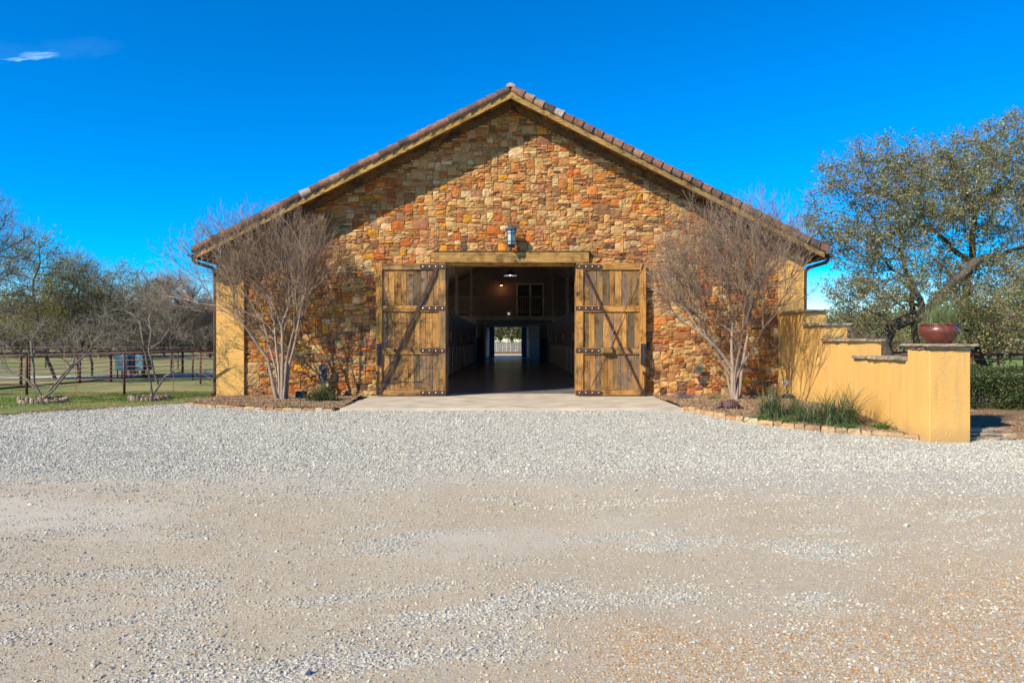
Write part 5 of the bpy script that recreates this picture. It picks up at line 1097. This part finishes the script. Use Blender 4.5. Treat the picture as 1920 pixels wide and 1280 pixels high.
# wall ornament: openwork disc with a rose bowl below
x, y, z = P(1310, 691, WALL - .22); t = thing('wall_ornament', (x, WALL - .06, z), 'openwork verdigris disc with a rose coloured bowl mounted on the stone right of the doors', 'ornament')
m = MB(); sR = .125
for rr2 in (sR, sR * .62): m.tube([(x + rr2 * math.cos(a), y, z + rr2 * math.sin(a)) for a in np.linspace(0, 2 * math.pi, 19)], .012, 5, cap=False)
for j in range(10): a = math.pi * 2 * j / 10; m.tube([(x, y, z), (x + sR * .35 * math.cos(a + .4), y, z + sR * .35 * math.sin(a + .4)), (x + sR * math.cos(a), y, z + sR * math.sin(a))], .011, 5)
m.tube([(x, y - .02, z), (x, y + .02, z)], .055, 10); m.tube([(x, y, z + .02), (x, y + .15, z + .02), (x, WALL - .05, z)], .012, 5); m.build('openwork_disc', mt['greenmetal'], t)
m = MB(); zz = z - .20; m.lathe([(0, -.07), (.05, -.06), (.085, -.02), (.10, .04), (.092, .045), (.06, -.01), (0, -.04)], (x - .03, y + .02, zz), 16); m.build('bowl', mt['pinkbowl'], t, True)
m = MB(); m.tube([(x - .12, y + .02, zz + .05), (x - .13, y + .02, zz + .12), (x, y, z - .1)], .008, 5); m.tube([(x - .03, y + .08, zz), (x - .03, WALL - .05, zz)], .01, 5); m.build('bracket', mt['greenmetal'], t)
# blue grey figure behind the strappy clump
x, y, z = P(607, 695, WALL - .22); t = thing('garden_figure', (x, y, -.02), 'blue grey cast metal figure standing against the stone behind the dark strappy clump', 'sculpture')
m = MB(); m.lathe([(0, -.72), (.10, -.70), (.06, -.55), (.05, -.3), (.08, -.22), (.11, -.12), (.07, -.04), (.0, -.03)], (x, y, z), 12); m.build('stem', mt['bluegrey'], t, True)
m = MB(); g = np.random.default_rng(3)
for j in range(9): a = 2 * math.pi * j / 9; m.tube([(x, y, z), (x + .09 * math.cos(a), y - .03, z + .06 + .08 * math.sin(a)), (x + .135 * math.cos(a), y - .02 + g.uniform(-.02, .02), z + .07 + .13 * math.sin(a))], [.04, .045, .012], 6)
m.lathe([(0, -.03), (.07, 0), (.09, .06), (.05, .12), (0, .14)], (x, y - .03, z), 10); m.build('petalled_head', mt['bluegrey'], t, True)
# spotlights and outlet
for (px, py, w_, h_, dd, lab) in ((565, 746, .27, .15, .5, 'dark box shaped ground light left of the strappy clump'), (1478, 748, .33, .10, .4, 'round black ground light at the foot of the stucco wall')):
    x, y, _ = G(px, py, .05); y = min(y, 19.6); x = (px - 960) * y / F; z = float(bedz(x, y)); t = thing('ground_light', (x, y, z), lab, 'light')
    m = MB()
    if h_ > .12: m.box(x - w_ / 2, x + w_ / 2, y - .1, y + .1, z + .01, z + h_, bev=.015)
    else: m.lathe([(w_ * .42, 0), (w_ / 2, .03), (w_ / 2, h_ * .7), (w_ * .35, h_), (0, h_)], (x, y, z + .01), 16)
    m.build('housing', mt['darkmetal'], t); m = MB()
    if h_ > .12: m.box(x - w_ / 2 - .015, x + w_ / 2 + .015, y - .12, y + .12, z + h_ + .001, z + h_ + .02, bev=.005)
    else: m.lathe([(0, h_ + .015), (w_ * .3, h_ + .014), (w_ * .3, h_ + .001)], (x, y, z + .01), 16)
    m.build('lid', mt['greenmetal'], t)
x, y, z = 7.36, 19.6, P(1467, 716, 20)[2]; m = MB(); m.box(7.33, 7.379, 19.55, 19.68, z - .06, z + .06, bev=.008); m.box(7.25, 7.32, 19.57, 19.66, z - .04, z + .03, bev=.01); tag(m.build('outlet_box', mt['white'], None, False, (x, y, z)), 'small pale grey outlet box low on the stucco wall by the stone corner', 'outlet')
x, y, z = P(650, 735, WALL - .12); m = MB(); m.lathe([(0, 0), (.055, 0), (.07, .06), (.06, .12), (.04, .14), (.05, .16), (0, .15)], (x, y - .05, -.01), 14); tag(m.build('clay_jar', mt['glaze'], None, True, (x, y, 0)), 'small reddish clay jar by the stone wall at the left end of the apron', 'jar')
x, y, z = P(1214, 650, WALL - .1); m = MB(); m.box(x - .01, x + .09, WALL - .12, WALL - .055, z - .10, z + .10, bev=.01); tag(m.build('switch_box', mt['darkmetal'], None, False, (x, y, z)), 'dark switch box on the stone just right of the right door', 'box')

# ------------------------------------------------------------------ loose stone and bark: points with instanced chips (geometry nodes)
def scatter(name, pts, scl, rot, cols, mat, label, cat, seed, sub=1):
    n = len(pts); me = bpy.data.meshes.new(name); me.from_pydata(pts.tolist(), [], [])
    for nm, arr in (('iscale', scl), ('irot', rot), ('icol', cols)):
        a = me.attributes.new(nm, 'FLOAT_VECTOR', 'POINT'); a.data.foreach_set('vector', arr.astype(np.float32).ravel())
    a = me.attributes.new('ivar', 'INT', 'POINT'); a.data.foreach_set('value', rng.integers(0, 4, n).astype(np.int32))
    o = bpy.data.objects.new(name, me); finish(o, None, (0, 0, 0)); tag(o, label, cat, None, 'stuff')
    nt = bpy.data.node_groups.new(name, 'GeometryNodeTree'); nt.interface.new_socket('Geometry', in_out='INPUT', socket_type='NodeSocketGeometry'); nt.interface.new_socket('Geometry', in_out='OUTPUT', socket_type='NodeSocketGeometry')
    N = nt.nodes.new; Lk = nt.links.new; gi = N('NodeGroupInput'); go = N('NodeGroupOutput'); g2i = N('GeometryNodeGeometryToInstance')
    for k in range(4):
        ic = N('GeometryNodeMeshIcoSphere'); ic.inputs['Radius'].default_value = .5; ic.inputs['Subdivisions'].default_value = sub
        sp = N('GeometryNodeSetPosition'); Lk(ic.outputs['Mesh'], sp.inputs['Geometry']); rv = N('FunctionNodeRandomValue'); rv.data_type = 'FLOAT_VECTOR'; rv.inputs[0].default_value = (-.15,) * 3; rv.inputs[1].default_value = (.15,) * 3; rv.inputs['Seed'].default_value = seed * 7 + k; Lk(rv.outputs[0], sp.inputs['Offset'])
        sm = N('GeometryNodeSetMaterial'); sm.inputs['Material'].default_value = mat; Lk(sp.outputs[0], sm.inputs['Geometry']); ss = N('GeometryNodeSetShadeSmooth'); ss.inputs['Shade Smooth'].default_value = False; Lk(sm.outputs[0], ss.inputs[0]); Lk(ss.outputs[0], g2i.inputs[0])
    def at(nm, ty):
        q = N('GeometryNodeInputNamedAttribute'); q.data_type = ty; q.inputs['Name'].default_value = nm; return q.outputs[0]
    ip = N('GeometryNodeInstanceOnPoints'); Lk(gi.outputs[0], ip.inputs['Points']); Lk(g2i.outputs[0], ip.inputs['Instance']); ip.inputs['Pick Instance'].default_value = True; Lk(at('ivar', 'INT'), ip.inputs['Instance Index'])
    er = N('FunctionNodeEulerToRotation'); Lk(at('irot', 'FLOAT_VECTOR'), er.inputs[0]); Lk(er.outputs[0], ip.inputs['Rotation']); Lk(at('iscale', 'FLOAT_VECTOR'), ip.inputs['Scale']); Lk(ip.outputs[0], go.inputs[0])
    md = o.modifiers.new('chips', 'NODES'); md.node_group = nt; return o
def rocks(n, size, flat, g):
    s = size[:, None] * np.stack([g.uniform(.8, 1.5, n), g.uniform(.7, 1.1, n), g.uniform(*flat, n)], -1); r = np.stack([g.normal(0, .35, n), g.normal(0, .35, n), g.uniform(0, 6.28, n)], -1); return s, r
WH = np.array([(.50, .48, .415), (.53, .505, .43), (.37, .355, .305), (.46, .42, .325), (.28, .275, .25), (.53, .49, .39)]); PE = np.array([(.46, .33, .19), (.52, .42, .29), (.42, .20, .075), (.43, .39, .32), (.54, .50, .42), (.28, .22, .165), (.52, .29, .10)])
g = np.random.default_rng(101); chunks = []
def band(y0, y1, n, smin, smax, dens, pal, tag_):
    y = np.sqrt(g.uniform(y0 ** 2, y1 ** 2, n)); x = g.uniform(-1, 1, n) * (y * .74 + .5); w, pe, du, ns = zones(x, y); k = g.random(n) < dens(w, pe, du, ns, x, y)
    k &= (y < lawn_edge(x) + .1) & ~((np.abs(x) < 3.9) & (y > 16.42)) & ~inpoly(x, y, bedR) & ~inpoly(x, y, bedL) & ~((x > 7.3) & (x < 8.15) & (y > 12.9)) & ~((x > 8.1) & (y > 13.3))
    x, y = x[k], y[k]; m = len(x); s = smin + (smax - smin) * g.random(m) ** 2.6; sc, ro = rocks(m, s, (.4, .85), g); c = pal[g.integers(0, len(pal), m)] * g.uniform(.8, 1.12, (m, 1)); mixw = (np.clip(.45 - w[k] * .6, 0, 1) * (1 - pe[k]))[:, None] * (s < .03)[:, None]; c = c * (1 - mixw) + np.array([.45, .37, .265]) * mixw; chunks.append((np.stack([x, y, gz(x, y) + s * .12], -1), sc, ro, c))
band(2.6, 8.5, 190000, .006, .017, lambda w, pe, du, ns, x, y: .25 + .75 * pe - .18 * du, PE, 'pea')
band(2.6, 8.5, 120000, .006, .027, lambda w, pe, du, ns, x, y: np.clip((ns - .45) * 6, .12, .9) * (1 - .5 * pe) * (1 - .7 * du), WH, 'w')
band(7.5, 12, 80000, .010, .034, lambda w, pe, du, ns, x, y: np.clip(np.maximum(w, (ns - .45) * 6), .15, 1) * (1 - .6 * du), WH, 'w')
band(10, 19.4, 105000, .020, .048, lambda w, pe, du, ns, x, y: .25 + .75 * w, WH, 'w')
band(3.2, 13, 260, .03, .065, lambda w, pe, du, ns, x, y: .9 + 0 * w, WH, 'w')
P_ = [np.concatenate([c[i] for c in chunks]) for i in range(4)]; print('gravel', len(P_[0]))
scatter('loose_gravel', P_[0], P_[1], P_[2], P_[3], mt['rock'], 'loose crushed limestone and pea gravel over the yard', 'gravel', 1)
# mulch chips
MC = np.array([(.24, .14, .075), (.34, .22, .12), (.16, .09, .055), (.42, .31, .19), (.28, .17, .10)]); PT = []
for poly, (x0, x1, y0, y1), n in ((bedL, (-8.3, -3.8, 16.4, 20.3), 15000), (bedR, (3.8, 7.4, 13.1, 20.3), 19000), ([(8.2, 13.5), (15, 13.7), (15, 17), (8.2, 17)], (8.2, 15, 13.5, 17), 16000)):
    x = g.uniform(x0, x1, n); y = g.uniform(y0, y1, n); k = inpoly(x, y, poly); PT.append(np.stack([x[k], y[k], bedz(x[k], y[k]) + .008], -1))
PT = np.concatenate(PT); n = len(PT); sc = np.stack([g.uniform(.03, .085, n), g.uniform(.010, .022, n), g.uniform(.008, .016, n)], -1); ro = np.stack([g.normal(0, .3, n), g.normal(0, .35, n), g.uniform(0, 6.28, n)], -1)
scatter('bark_chips', PT, sc, ro, MC[g.integers(0, 5, n)] * g.uniform(.8, 1.2, (n, 1)), mt['mulch'], 'shredded bark mulch strewn over the beds', 'mulch', 2)
n = 5200; x = g.uniform(-13.5, -7.7, n); y = lawn_edge(x) + g.normal(0, .35, n); sc = np.stack([g.uniform(.02, .06, n), g.uniform(.012, .03, n), g.uniform(.006, .014, n)], -1); ro = np.stack([g.normal(0, .3, n), g.normal(0, .3, n), g.uniform(0, 6.28, n)], -1)
scatter('dry_leaves', np.stack([x, y, H(y) + .02], -1), sc, ro, np.array([(.34, .22, .12), (.42, .32, .2), (.24, .15, .09)])[g.integers(0, 3, n)] * g.uniform(.8, 1.2, (n, 1)), mt['mulch'], 'brown dead leaves along the edge of the lawn', 'leaf litter', 3)
